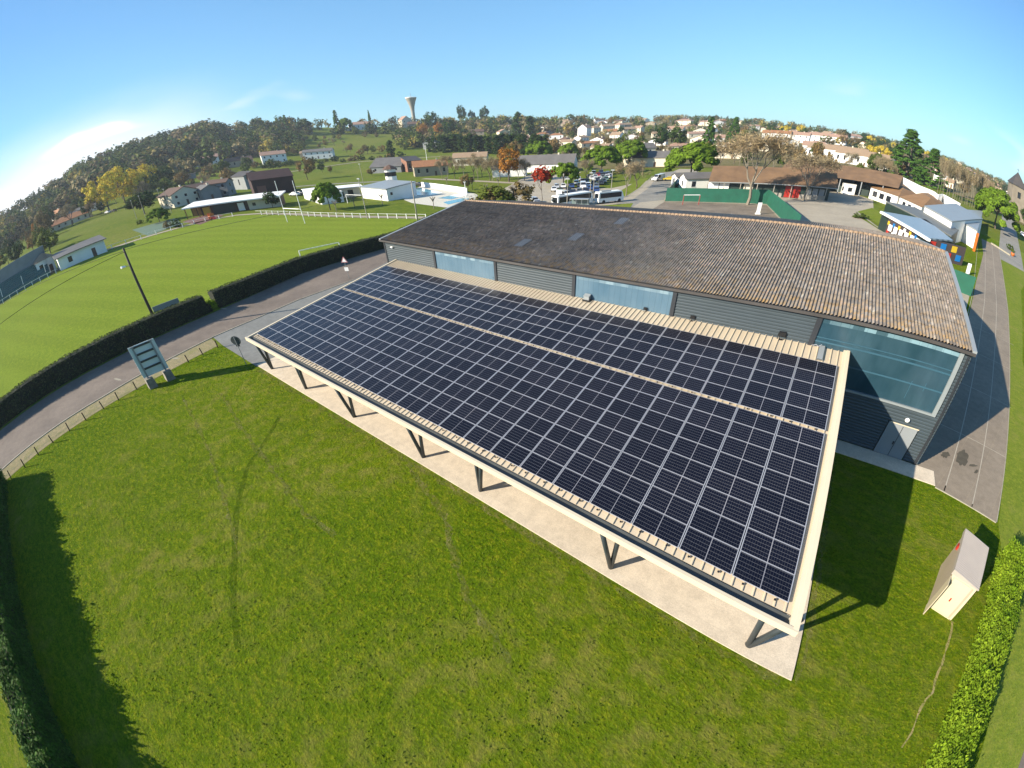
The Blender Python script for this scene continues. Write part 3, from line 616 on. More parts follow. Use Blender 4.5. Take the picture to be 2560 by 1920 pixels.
def onroof(u, v):
    d = ray(u, v); n = Vector((0, -(9.52 - 7.60) / (YRg - YE), 1)); p0 = Vector((0, YE, 7.62)); D = Vector(d); t = (p0 - Vector(CAM)).dot(n) / D.dot(n); return Vector(CAM) + D * t
for u, v in ((1545, 553), (1430, 592), (1300, 607)):
    p = onroof(u, v); s_ = (9.52 - 7.60) / (YRg - YE); V = []; F = []
    xs_ = np.arange(0, .885, per / 8); n = len(xs_); ph = (p.x - x0r) % per; off = p.x - ph
    mb = MB(); VV = []
    for yy in (0, 1.7):
        for xx in xs_: VV.append((off + xx, p.y + yy - .8, p.z + s_ * (yy - .8) + .030 * math.cos(2 * math.pi * (off + xx - x0r) / per) + .03))
    mb.add(VV, [(i, i + 1, n + i + 1, n + i) for i in range(n - 1)]); hp(mb.build('skylight_sheet', MT['skylight'], hall, True))

# ------------------------------------------------------------------ the canopy
SL = 0.1515; cs, sn = math.cos(SL), math.sin(SL); Z0 = 3.4
def cp(x, y, h=0):               # canopy plane coordinates -> world
    return (x, y * cs - h * sn, Z0 + y * sn + h * cs)
can = tag(empty('solar_canopy', (19, 0, 0)), 'long beige steel lean-to canopy on V shaped posts carrying the solar panels', 'canopy')
def cpp(o): o.location = Vector(o.location) - Vector(can.location); return o
TOP = -.13                      # roof sheet below the module plane
mb = MB(); x0c, x1c, y0c, y1c = -.35, 38.2, -.30, 15.72
mb.quad(cp(x0c, y0c, TOP), cp(x1c, y0c, TOP), cp(x1c, y1c, TOP), cp(x0c, y1c, TOP)); mb.quad(cp(x0c, y0c, TOP - .04), cp(x0c, y1c, TOP - .04), cp(x1c, y1c, TOP - .04), cp(x1c, y0c, TOP - .04))
x = x0c + .15
while x < x1c - .35:
    a, b = .034, .016
    A = [cp(x - a, y0c, TOP), cp(x - b, y0c, TOP + .05), cp(x + b, y0c, TOP + .05), cp(x + a, y0c, TOP)]; Bq = [cp(x - a, y1c - .1, TOP), cp(x - b, y1c - .1, TOP + .05), cp(x + b, y1c - .1, TOP + .05), cp(x + a, y1c - .1, TOP)]
    mb.add(A + Bq, [(0, 4, 5, 1), (1, 5, 6, 2), (2, 6, 7, 3), (0, 1, 2, 3), (7, 6, 5, 4)]); x += .333
cpp(mb.build('roof', MT['beige'], can))
def cbox(mb, x0, x1, y0, y1, h0, h1):
    P = [cp(x, y, h) for h in (h0, h1) for x, y in ((x0, y0), (x1, y0), (x1, y1), (x0, y1))]
    mb.add(P, [(0, 3, 2, 1), (4, 5, 6, 7), (0, 1, 5, 4), (1, 2, 6, 5), (2, 3, 7, 6), (3, 0, 4, 7)])
mb = MB(); cbox(mb, 37.97, 38.26, -.80, 15.82, -.22, .0); cbox(mb, 38.10, 38.262, -.80, 15.82, .0, .03); cpp(mb.build('side_flashing', MT['beigel'], can))
mb = MB(); cbox(mb, -.40, -.24, -.80, 15.82, -.30, -.02); cpp(mb.build('side_flashing', MT['beigel'], can))
mb = MB(); cbox(mb, -.42, 38.28, 15.62, 15.86, -.30, .02); cpp(mb.build('top_flashing', MT['beigel'], can))
mb = MB(); zf = cp(0, -.75, 0)[2]; yf = -.80
mb.box(-.40, 38.26, yf - .03, yf + .09, zf - .26, zf + .0); mb.box(-.40, 38.26, yf - .04, yf + .10, zf, zf + .025); mb.box(-.40, 38.26, yf + .09, -.34, zf - .26, zf - .24)
cpp(mb.build('fascia', MT['beigel'], can))
mb = MB(); mb.box(-.22, 37.95, yf + .092, -.33, zf - .235, zf - .16); mb.box(-.22, 37.95, yf + .092, yf + .105, zf - .16, zf - .01); mb.box(-.22, 37.95, -.36, -.33, zf - .16, zf - .04)
cpp(mb.build('gutter', MT['gutter'], can))
mb = MB(); mb.box(.0, 37.9, -.12, .12, zf - .42, 3.22); cpp(mb.build('eave_beam', MT['darksteel'], can))
for x in (.13, 5.82, 12.4, 19.6, 24.2, 31.9, 37.5):
    mb = MB(); cbox(mb, x - .09, x + .09, -.1, 15.5, -.52, -.19); cpp(mb.build('rafter', MT['darksteel'], can))
for k in range(9):
    mb = MB(); cbox(mb, -.2, 37.9, 1.4 + k * 1.7, 1.5 + k * 1.7, -.186, -.172); cpp(mb.build('purlin', MT['darksteel'], can))
LEG = {'a': [(-.05, -.50), (-.5, 0), (-.4, -.55), (-.43, -.47), (-.3, .15), (-.40, -.66), (-.12, -.06)], 'b': [(.35, 0), (.62, -.15), (.35, 0), (.15, .05), (.6, -.25), (.2, -.1), (.81, -.12)]}
for i, x in enumerate((.13, 5.84, 12.42, 19.62, 24.22, 31.89, 37.5)):
    mb = MB(); mb.tube([(x, 0, .055), (x, 0, .10)], .12, .12, 16); po = cpp(mb.build('post_foot', MT['darksteel'], can))
    for q in 'ab':
        dx, dy = LEG[q][i]; mb = MB(); mb.tube([(x + dx * .02, dy * .02 - .02, .06), (x + dx, dy, 3.08)], .105, .105, 16); mb.build('post', MT['darksteel'], po, True)
# panels: 21 columns x 13 rows, each a thing of its own
PX, PY, GAP = 1.80, 1.0532, .219
pw, pd = 1.766, 1.040
mb = MB(); hw = pw / 2
mb.add([(-hw + .028, .016, .0), (hw - .028, .016, .0), (hw - .028, pd - .016, .0), (-hw + .028, pd - .016, .0)], [(0, 1, 2, 3)]); cellme = mb.mesh('photovoltaic_module', MT['cells'])
mb = MB()
for a, b, c, d in ((-hw, hw, 0, .016), (-hw, hw, pd - .016, pd), (-hw, -hw + .028, .016, pd - .016), (hw - .028, hw, .016, pd - .016)): mb.box(a, b, c, d, -.035, .004)
mb.add([(-hw + .01, .01, -.034), (hw - .01, .01, -.034), (hw - .01, pd - .01, -.034), (-hw + .01, pd - .01, -.034)], [(3, 2, 1, 0)])
frameme = mb.mesh('frame', MT['alu'])
ORD = 'first second third fourth fifth sixth seventh eighth ninth tenth eleventh twelfth thirteenth fourteenth fifteenth sixteenth seventeenth eighteenth nineteenth twentieth last'.split()
for j in range(13):
    for i in range(21):
        y = j * PY + (GAP if j >= 8 else 0) + (PY - pd) / 2
        o = link('photovoltaic_module', cellme); o.location = cp((i + .5) * PX, y); o.rotation_euler = (SL, 0, 0)
        blk = '%s row above the gutter' % ORD[j] if j < 8 else '%s row above the walkway gap' % ORD[j - 8]
        tag(o, 'black solar panel in %s, %s column from the road end' % (blk, ORD[i]), 'solar panel', 'solar panels on the canopy roof')
        f = link('frame', frameme, o)
# clamps and cable tray bits in the walkway gap, one fitting each
mb = MB(); mb.box(-.045, .045, -.05, .05, 0, .075); mb.box(-.05, .02, -.055, .0, .075, .085); clm = mb.mesh('panel_clamp', MT['blackp'])
mb = MB(); mb.box(-.035, .035, -.03, .03, 0, .05); mb.box(-.012, .012, -.045, .045, .05, .075)
k = 0
for y, lo in ((8 * PY + GAP - .035, 'upper side of the walkway gap'), (-.075, 'lower edge of the panels above the gutter')):
    for i in range(21):
        for fx in (.22, .78):
            o = cpp(link('panel_clamp', clm)) if False else link('panel_clamp', clm, can); o.location = Vector(cp((i + fx) * PX, y, -.088)) - Vector(can.location); o.rotation_euler = (SL, 0, 0); o.scale = (.62,) * 3
def onplane(u, v, h=TOP):
    d = Vector(ray(u, v)); n = Vector((0, -sn, cs)); p0 = Vector(cp(0, 0, h)); t = (p0 - Vector(CAM)).dot(n) / d.dot(n); return Vector(CAM) + d * t
# floodlights along the top edge of the canopy
def flood():
    r = empty('floodlight', (0, 0, 0)); tag(r, 'x', 'floodlight', 'floodlights along the top edge of the canopy')
    mb = MB(); mb.box(-.13, .13, -.05, .05, .16, .36); mb.box(-.15, .15, -.06, -.045, .14, .38); mb.build('lamp_housing', MT['blackp'], r)
    mb = MB(); mb.box(-.11, .11, -.068, -.061, .18, .34); mb.build('lens', MT['glassd'], r)
    mb = MB(); mb.tube([(-.16, 0, .02), (-.16, 0, .26)], .012, .012, 6); mb.tube([(.16, 0, .02), (.16, 0, .26)], .012, .012, 6); mb.box(-.17, .17, -.02, .02, 0, .02); mb.box(-.07, .07, -.1, .1, -.02, 0); mb.build('bracket', MT['blackp'], r)
    return reg(r)
fl = flood(); first = True
for (u, v, s_, lb) in ((1063, 662, 1.0, 'small black floodlight by the first dark pillar, nearest the road'), (1236, 700, .8, 'small black floodlight at the pillar right of the first window'), (1612, 779, .8, 'small black floodlight below the middle of the second window'),
                     (1730, 802, .95, 'black floodlight just right of the second window'), (1952, 848, 1.25, 'largest black floodlight, left of the big teal window')):
    p = onplane(u, v); loc = Vector((p.x, p.y, p.z)); q = fl if first else dup(fl, loc)
    first = False; q.location = loc; q.rotation_euler = (0, 0, rad(180 + 8)); q.scale = (s_,) * 3; q['label'] = lb
p = onplane(1467, 752); r = tag(empty('junction_box', p), 'grey metal box on a black base below the second window, on the canopy roof', 'box')
mb = MB(); mb.box(-.22, .22, -.14, .14, .12, .40); mb.add([(-.24, -.18, .40), (.24, -.18, .40), (.24, .16, .5), (-.24, .16, .5)], [(0, 1, 2, 3)]); mb.build('box_body', MT['metalroof'], r)
mb = MB(); mb.box(-.3, .3, -.2, -.1, 0, .12); mb.box(-.3, .3, .1, .2, 0, .12); mb.build('base', MT['blackp'], r)
p = onplane(2051, 884); r = tag(empty('cable_duct', (p.x, p.y, p.z)), 'blue grey cable duct lying on the beige roof above the last panel column', 'duct')
mb = MB(); mb.box(-.13, .13, -.72, .66, .045, .13); mb.box(-.14, .14, -.72, -.70, .045, .14); o = mb.build('duct_cover', MT['metalroof'], r); o.rotation_euler = (SL, 0, 0)
mb = MB(); mb.tube([(-.5, .5, .1), (-.3, .56, .16), (-.2, .5, .1), (-.05, .6, .2)], .02, .02, 6); o = mb.build('cable', MT['alu'], r); o.rotation_euler = (SL, 0, 0)

# bin under the canopy
p = at(1246, 1197); r = tag(empty('waste_bin', (p.x, p.y + .25, .09)), 'dark brown bin standing on the slab under the canopy edge', 'bin')
mb = MB(); mb.add([(-.24, -.2, 0), (.24, -.2, 0), (.24, .2, 0), (-.24, .2, 0), (-.28, -.25, .85), (.28, -.25, .85), (.28, .25, .85), (-.28, .25, .85)], [(0, 3, 2, 1), (0, 1, 5, 4), (1, 2, 6, 5), (2, 3, 7, 6), (3, 0, 4, 7), (4, 5, 6, 7)]); mb.build('bin_body', MT['rust'], r)
mb = MB(); mb.box(-.3, .3, -.27, .27, .85, .92); mb.build('lid', MT['blackp'], r)

# ------------------------------------------------------------------ near furniture: shed, sign board, posts, poles, signs
sh = tag(empty('garden_shed', (45.4, 6.6, 0), rad(-15.0 + 0)), 'small beige metal shed with a ribbed roof and open side door beside the conifer hedge', 'shed')
A0, B0, C0_, D0_ = (-.62, -1.32), (.80, -1.32), (.80, 1.42), (-.62, 1.42)
MT['shedw'] = mat('shed_beige', (.60, .48, .36), .5, .05, 1); MT['shedl'] = mat('shed_cream', (.80, .68, .46), .5, .04, 1); MT['shedr'] = mat('shed_roof', (.62, .53, .45), .5, .06, 1)
mb = MB(); mb.box(-.70, .78, -1.36, 1.40, 0, 2.2); mb.build('wall', MT['shedw'], sh)
mb = MB()
n = 24
for k in range(n + 1): pass
V = []; F = []
for k in range(n * 2 + 1):
    y = -1.42 + k * 2.9 / (n * 2); z = .02 if k % 2 else 0
    V += [(-.78, y, 2.46 + z), (.86, y, 2.24 + z)]
for k in range(n * 2): F.append((2 * k, 2 * k + 1, 2 * k + 3, 2 * k + 2))
mb.add(V, F); mb.add([(-.78, -1.42, 2.2), (.86, -1.42, 2.2), (.86, -1.42, 2.24), (-.78, -1.42, 2.46)], [(0, 1, 2, 3)]); mb.add([(-.78, 1.48, 2.2), (.86, 1.48, 2.2), (.86, 1.48, 2.24), (-.78, 1.48, 2.46)], [(3, 2, 1, 0)])
mb.add([(-.78, -1.42, 2.2), (-.78, 1.48, 2.2), (-.78, 1.48, 2.46), (-.78, -1.42, 2.46)], [(3, 2, 1, 0)]); mb.build('roof', MT['shedr'], sh)
mb = MB(); mb.box(-.52, .52, -1.39, -1.361, .08, 2.1); d_ = mb.build('door', MT['shedl'], sh)
mb = MB()
for a, b, c, e in ((-.68, .76, 2.12, 2.2), (-.68, -.56, 0, 2.12), (.64, .76, 0, 2.12), (-.68, .76, 0, .07)): mb.box(a, b, -1.40, -1.361, c, e)
mb.build('door_frame', MT['shedl'], sh)
mb = MB(); mb.box(-.03, .03, -1.43, -1.39, .9, 1.1); mb.build('door_handle', MT['redp'], d_)
mb = MB(); mb.box(-.74, -.705, -2.02, -1.40, .05, 2.1); sd = mb.build('side_door', MT['shedl'], sh)
mb = MB(); mb.box(-.79, -.70, .70, .90, 1.75, 2.0); mb.build('alarm_box', MT['redp'], sh)

sg = tag(empty('sign_board', (-6.35, -6.85, 0), rad(2)), 'large pale roadside board seen from behind on two big concrete feet', 'sign')
MT['board'] = mat('board_back', (.85, 1.0, 1.0), .5, .08, 1)
mb = MB(); mb.box(-.03, .03, -1.02, 1.02, 1.02, 3.86); mb.build('board', MT['board'], sg)
for y in (-.72, .72):
    mb = MB(); mb.box(.031, .15, y - .06, y + .06, .5, 3.86); mb.box(.03, .16, y - .16, y + .16, 3.80, 3.88); mb.build('upright', MT['trim'], sg)
    mb = MB(); mb.add([(-.38, y - .33, -.05), (.42, y - .33, -.05), (.42, y + .33, -.05), (-.38, y + .33, -.05), (-.33, y - .28, .92), (.36, y - .28, .9), (.36, y + .28, .92), (-.33, y + .28, .95)], [(0, 3, 2, 1), (0, 1, 5, 4), (1, 2, 6, 5), (2, 3, 7, 6), (3, 0, 4, 7), (4, 5, 6, 7)]); mb.build('concrete_foot', MT['concrete'], sg)
for z in (1.75, 2.42, 3.08, 3.74):
    mb = MB(); mb.box(.031, .11, -.66, .66, z - .10, z + .06); mb.build('cross_rail', MT['darksteel'], sg)
PP = [(-4.0, -20.9), (-4.3, -19.3), (-4.8, -17.8), (-5.3, -16.3), (-5.7, -14.7), (-6.0, -13.2), (-6.4, -11.6), (-6.7, -10.3), (-7.2, -8.7), (-8.4, -4.0), (-8.8, -2.6), (-9.2, -1.1)]
LBP = ['thin rusty post at the road bend, nearest the tall left hedge'] + ['thin rusty post, %s along the verge counted from the tall hedge' % ORD[i] for i in range(1, 9)] + ['thin rusty post right beside the sign board on the driveway side', 'thin rusty post between the sign board and the corner of the lawn', 'thin rusty post at the corner of the lawn by the driveway']
mb = MB(); mb.box(-.04, .04, -.04, .04, 0, .78); mb.box(-.045, .045, -.045, .045, .76, .80); pm = mb.mesh('verge_post', MT['rust'])
for i, (x, y) in enumerate(PP):
    o = link('verge_post', pm); o.location = (x, y, 0); o.rotation_euler = (rad((i * 37) % 7 - 3), rad((i * 53) % 7 - 3), 0); tag(o, LBP[i], 'post', 'thin rusty posts along the verge')
# round traffic sign seen from behind + its square plate
rs = tag(empty('road_sign', (-2.75, -1.0, .02), rad(40)), 'round traffic sign seen from behind beside the canopy corner', 'sign')
mb = MB(); mb.tube([(0, 0, 0), (0, 0, 2.75)], .03, .03, 8); mb.build('pole', MT['metalroof'], rs)
for nm, r_, z in (('sign_plate', .42, 2.4),):
    mb = MB(); mb.tube([(0, .04, z), (0, .065, z)], r_, r_, 28); mb.build(nm, MT['darksteel'], rs)
mb = MB(); mb.box(-.17, .17, .04, .06, 1.84, 2.0); mb.build('small_plate', MT['darksteel'], rs)
ts = tag(empty('road_sign', (-17.0, 18.9, .02), rad(35)), 'triangular warning sign with a white plate beside the road behind the canopy', 'sign')
mb = MB(); mb.tube([(0, 0, 0), (0, 0, 2.9)], .035, .035, 8); mb.build('pole', MT['metalroof'], ts)
def tri(r_, y, z): return [(r_ * math.cos(rad(a)), y, z + r_ * math.sin(rad(a))) for a in (90, 210, 330)]
MT['pinkw'] = mat('faded_red_border', (.75, .33, .33), .4, .1, 2)
for z in (2.55,):
    mb = MB(); mb.add(tri(.55, -.05, z) + tri(.55, -.03, z), [(0, 1, 2), (5, 4, 3), (0, 3, 4, 1), (1, 4, 5, 2), (2, 5, 3, 0)]); t_ = mb.build('sign_plate', MT['pinkw'], ts)
    mb = MB(); mb.add(tri(.36, -.056, z) + tri(.36, -.05, z), [(0, 1, 2), (0, 3, 4, 1), (1, 4, 5, 2), (2, 5, 3, 0)]); mb.build('face', MT['whitep'], t_)
mb = MB(); mb.box(-.28, .28, -.05, -.03, 1.1, 1.6); mb.build('small_plate', MT['whitep'], ts)
# wooden utility poles and wires
def pole(name, x, y, h, label, lamp=False):
    r = tag(empty(name, (x, y, 0)), label, 'utility pole'); mb = MB(); mb.tube([(0, 0, 0), (0, 0, h * .5), (0, 0, h)], .17, .11, 12); mb.build('mast', MT['wood'] if lamp else MT['concd'], r, True)
    if lamp:
        mb = MB(); mb.tube([(0, 0, h - 1.9), (.5, -.6, h - 1.75)], .03, .03, 6); mb.build('lamp_arm', MT['metalroof'], r)
        mb = MB(); mb.tube([(.45, -.55, h - 1.76), (.85, -1.0, h - 1.68)], .09, .13, 10); mb.build('lamp_head', MT['whitep'], r)
    mb = MB(); mb.box(-.14, .14, -.05, .05, h - .35, h - .1); mb.build('bracket', MT['blackp'], r); return r
pole('utility_pole', -20.78, -3.3, 9.5, 'dark wooden pole with a street lamp behind the road hedge', True)
pole('utility_pole', -42.3, 54.0, 8.4, 'tall pale pole standing between the pitch fence and the corner of the hall roof')
def wire(a, b, sag, label, r_=.022):
    a = Vector(a); b = Vector(b); P = [a.lerp(b, t) - Vector((0, 0, sag * 4 * t * (1 - t))) for t in np.linspace(0, 1, 24)]
    mb = MB(); mb.tube(P, r_, r_, 5); o = mb.build('overhead_wire', MT['blackp']); return tag(o, label, 'wire')
wire((-20.78, -3.3, 9.2), (-62, -62, 9.0), 1.1, 'black overhead wire leaving the lamp pole towards the grandstand corner')
wire((-20.78, -3.3, 9.1), (-14.2, -45, 9.0), .9, 'black overhead wire crossing the pitch corner above the road hedge')
wire((-20.78, -3.3, 9.3), (-42.3, 54, 8.2), .7, 'long black overhead wire from the lamp pole to the pale pole by the hall', .02)

# ------------------------------------------------------------------ hedges
def leafbox(name, pts, wd, h, n, size, m, label, cat='hedge', seed=0, jag=.12, core=.12, up=.3, spikes=0):
    """hedge along a ground polyline: dark twiggy core and leafy sprays over its surface"""
    rg = np.random.default_rng(seed); r = tag(empty(name, (pts[0][0], pts[0][1], 0)), label, cat); V = []; Bx = MB()
    P = np.array(pts, float); seg = np.diff(P, axis=0); Ls = np.hypot(seg[:, 0], seg[:, 1]); tot = Ls.sum(); cum = np.concatenate([[0], np.cumsum(Ls)])
    s = rg.uniform(0, tot, n); k = np.clip(np.searchsorted(cum, s) - 1, 0, len(seg) - 1); t = (s - cum[k]) / Ls[k]; d = seg[k] / Ls[k][:, None]; nn = np.stack([-d[:, 1], d[:, 0]], 1)
    base = P[k] + seg[k] * t[:, None]
    perim = wd + 2 * h; q = rg.uniform(0, perim, n); side = np.where(q < h, 0, np.where(q < h + wd, 1, 2))
    off = np.where(side == 0, -wd / 2, np.where(side == 1, q - h - wd / 2, wd / 2)); z = np.where(side == 0, q, np.where(side == 1, h, q - h - wd))
    wob_ = .10 * np.sin(s * 1.3 + seed) + .08 * np.sin(s * 3.1) + .05 * np.sin(s * 7.7 + 1)
    hz = wob_ * jag * 6; off = off * (1 + .35 * wob_) ; z = z * (1 + hz * .35)
    j = rg.normal(0, jag * .6, (n, 3)); c = np.stack([base[:, 0] + nn[:, 0] * off + j[:, 0] * .7, base[:, 1] + nn[:, 1] * off + j[:, 1] * .7, np.maximum(z + j[:, 2] * .8, .02)], 1)
    on = np.where(side[:, None] == 1, [[0, 0, 1]], np.stack([nn[:, 0] * np.sign(off), nn[:, 1] * np.sign(off), np.full(n, .3)], 1))
    if spikes:
        m_ = int(tot * spikes); ss = rg.uniform(0, tot, m_); k2 = np.clip(np.searchsorted(cum, ss) - 1, 0, len(seg) - 1); b2 = P[k2] + seg[k2] * ((ss - cum[k2]) / Ls[k2])[:, None]
        d2 = seg[k2] / Ls[k2][:, None]; of = rg.uniform(-.5, .5, m_) * wd * .8; hs = rg.uniform(.15, .55, m_); per_ = 26; u_ = rg.uniform(0, 1, (m_, per_)); ang = rg.uniform(0, 6.28, (m_, per_)); rr2 = .16 * (1 - u_)
        cx_ = (b2[:, 0] - d2[:, 1] * of)[:, None] + rr2 * np.cos(ang); cy_ = (b2[:, 1] + d2[:, 0] * of)[:, None] + rr2 * np.sin(ang); cz_ = h - .1 + u_ * hs[:, None]
        c = np.concatenate([c, np.stack([cx_, cy_, cz_], -1).reshape(-1, 3)]); on = np.concatenate([on, np.stack([np.cos(ang), np.sin(ang), np.full_like(ang, .6)], -1).reshape(-1, 3)])
    V, F = quads(c - np.array([pts[0][0], pts[0][1], 0]), on, size, rg, up)
    link('foliage', npmesh('foliage', V, F, m), r)
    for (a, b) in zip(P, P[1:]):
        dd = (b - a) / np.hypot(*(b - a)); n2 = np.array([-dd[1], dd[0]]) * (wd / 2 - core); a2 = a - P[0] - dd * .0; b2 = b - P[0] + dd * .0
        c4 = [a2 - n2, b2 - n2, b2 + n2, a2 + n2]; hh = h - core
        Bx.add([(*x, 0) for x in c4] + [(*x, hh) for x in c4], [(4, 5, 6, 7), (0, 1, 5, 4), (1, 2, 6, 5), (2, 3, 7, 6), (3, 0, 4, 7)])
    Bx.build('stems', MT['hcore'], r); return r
def quads(c, on, size, rg, up=.3, aspect=.55, jit=.65):
    n = len(c); size = np.broadcast_to(np.asarray(size, float), (n,)) * rg.uniform(.65, 1.35, n)
    nrm = on + rg.normal(0, jit, (n, 3)) + [[0, 0, up]]; nrm /= np.linalg.norm(nrm, axis=1)[:, None] + 1e-9
    a = rg.normal(0, 1, (n, 3)); a -= nrm * (a * nrm).sum(1)[:, None]; a /= np.linalg.norm(a, axis=1)[:, None] + 1e-9; b = np.cross(nrm, a)
    a *= size[:, None]; b *= (size * aspect)[:, None]
    V = np.stack([c - a, c - b * .9 + a * .1, c + a, c + b * 1.1 - a * .1], 1).reshape(-1, 3); return V, np.arange(n * 4).reshape(n, 4)
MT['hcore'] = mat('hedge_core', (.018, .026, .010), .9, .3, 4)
leafbox('clipped_hedge', [(-14.2, -60), (-16.7, -21.4), (-18.2, -10.5), (-19.3, -5.4), (-21.4, 2.1)], 1.15, 2.2, 26000, .085, MT['l_hedge'], 'long dark clipped hedge between road and pitch, from the left edge to the gap', seed=3, jag=.05)
leafbox('clipped_hedge', [(-21.9, 3.3), (-23.0, 7.4), (-26.6, 16.8), (-27.6, 27.3), (-27.6, 36), (-36, 56)], 1.15, 2.2, 22000, .085, MT['l_hedge'], 'dark clipped hedge between road and pitch, from the gap on towards the hall', seed=4, jag=.05)
leafbox('gap_shrub', [(-21.3, 2.4), (-21.9, 3.2)], .8, 1.1, 700, .10, MT['l_thuja'], 'ragged lighter green shrub filling the gap of the clipped hedge', 'shrub', seed=5, jag=.15)
leafbox('conifer_hedge', [(-4.6, -22.6), (10, -22.7), (24, -22.8), (48, -24)], 1.9, 2.55, 80000, .105, MT['l_con'], 'tall dark conifer hedge casting its shadow on the lawn at the left', seed=6, jag=.26, up=.6, spikes=7)
leafbox('conifer_hedge', [(49.5, 9.3), (48.9, 6.4), (48.1, 3.7), (47.4, .9), (46.9, -2.0), (45.6, -12)], 1.35, 1.75, 80000, .075, MT['l_thuja'], 'bright green ragged conifer hedge beside the small shed', seed=7, jag=.22, up=.5, spikes=7)

# ------------------------------------------------------------------ grass tufts on the near lawn (nobody could count them)
rg = np.random.default_rng(11); n = 45000
x = rg.uniform(-9, 50, n); y = rg.uniform(-34, 14.5, n)
keep = (y < -.75) | ((x > 39.5) & (y < 13.8)); keep &= ~((x > 43.9) & (y > 13)); keep &= x > np.interp(y, [-34, -21, -.6], [-3.2, -4.4, -9.2]); x, y = x[keep], y[keep]
pat = np.sin(x * .9 + 1.3 * np.sin(y * .7)) * np.sin(y * 1.1 + 1.7 * np.sin(x * .5)) + rg.normal(0, .5, len(x)); keep = pat > -.1; x, y = x[keep], y[keep]; n = len(x)
c = np.stack([x, y, np.full(n, .03)], 1)
V, F = quads(c, np.zeros((n, 3)) + [[-.6, -.8, 1.2]], .035, rg, .0, .7, .25)
V[:, 2] = np.maximum(V[:, 2], .012)
tg = link('grass_tufts', npmesh('grass_tufts', V, F, MT['tuft'])); tag(tg, 'short green grass tufts all over the lawn', 'grass', kind='stuff')

# ------------------------------------------------------------------ trees: a few models of unit height, then copies
R = random.Random(5)
def crown(kind, n, size, seed, rx=.4, z0=.3, z1=1.0):
    rg = np.random.default_rng(seed)
    if kind == 'umbrella':               # dense domed head of needle tufts
        K = 90; a = rg.uniform(0, 2 * np.pi, K); r = np.sqrt(rg.uniform(0, 1, K)) * (1 + .08 * np.sin(a * 3 + seed)); top = (z1 - z0) * np.sqrt(np.clip(1 - r ** 2, 0, 1)) * .86
        cc = np.stack([rx * r * np.cos(a), rx * r * np.sin(a), z0 + .03 + top * rg.uniform(.35, 1, K) ** .5 + rg.normal(0, .015, K)], 1); cr = .10
    elif kind == 'conifer':
        K = 260; h = rg.uniform(0, 1, K) ** 1.35; a = rg.uniform(0, 2 * np.pi, K); lobes = 1 + .22 * np.sin(a * 2 + seed) + .18 * np.sin(a * 5 + h * 17 + seed)
        r = rx * (1 - h * .94) ** .85 * rg.uniform(.35, 1, K) ** .5 * lobes; cc = np.stack([r * np.cos(a), r * np.sin(a), z0 + (z1 - z0) * h - r * .16], 1); cr = .055
    elif kind == 'column':
        K = 60; h = rg.uniform(0, 1, K); a = rg.uniform(0, 2 * np.pi, K); r = rx * np.sin(np.pi * np.clip(h * .8 + .12, 0, 1)) * rg.uniform(.3, 1, K); cc = np.stack([r * np.cos(a), r * np.sin(a), z0 + (z1 - z0) * h], 1); cr = .07
    else:
        K = 42; v = rg.normal(0, 1, (K, 3)); v /= np.linalg.norm(v, axis=1)[:, None]; rr_ = rg.uniform(.25, 1, K) ** .45; e = 1 + .22 * np.sin(v[:, 0] * 4 + seed) * np.cos(v[:, 1] * 3 + seed)
        cc = np.stack([v[:, 0] * rx * rr_ * e, v[:, 1] * rx * rr_ * e, (z0 + z1) / 2 + v[:, 2] * (z1 - z0) / 2 * rr_ * (.92 if kind != 'bush' else 1)], 1); cr = .115
        if kind == 'bush': cc[:, 2] = np.abs(cc[:, 2])
    k = rg.integers(0, K, n); d = rg.normal(0, 1, (n, 3)); d /= np.linalg.norm(d, axis=1)[:, None]; rad_ = cr * rg.uniform(.35, 1, n) ** .5
    if kind == 'conifer': d[:, 2] *= .35
    if kind == 'umbrella': d[:, 2] *= .8
    c = cc[k] + d * rad_[:, None] * rg.uniform(.7, 1.25, K)[k][:, None]
    if kind == 'bush': c[:, 2] = np.abs(c[:, 2])
    V, F = quads(c, d + (c - c.mean(0)) * 1.5 + [[0, 0, .35]], size, rg, .3, .6, .42)
    return V, F
def branches(seed, depth=4, spread=.62, first=.3, r0=.022, upw=.32, leafy=False):
    """tapered trunk and forked limbs; returns MB and twig end points"""
    r = random.Random(seed); mb = MB(); ends = []
    def grow(p, d, ln, rd, k):
        q = p + d * ln; mid = (p + q) / 2 + Vector((r.uniform(-1, 1), r.uniform(-1, 1), r.uniform(-.5, .5))) * ln * .07
        mb.tube([p, mid, q], rd, rd * .62, 6 if k < 2 else 4, cap=False)
        ends.append((q, d, k)); ends.append((mid, d, k))
        if k >= depth: return
        for i in range(3 if k < 2 else r.choice((2, 3))):
            a = r.uniform(0, 2 * math.pi); s_ = spread * r.uniform(.6, 1.3); o = d.orthogonal().normalized(); o.rotate(Matrix.Rotation(a, 3, d)); nd_ = (d + o * s_ + Vector((0, 0, upw * r.uniform(.3, 1)))).normalized()
            grow(q, nd_, ln * r.uniform(.62, .82), rd * .62, k + 1)
    grow(Vector((0, 0, -.02)), Vector((r.uniform(-.04, .04), r.uniform(-.04, .04), 1)).normalized(), first, r0, 0); return mb, ends
PROTO = {}
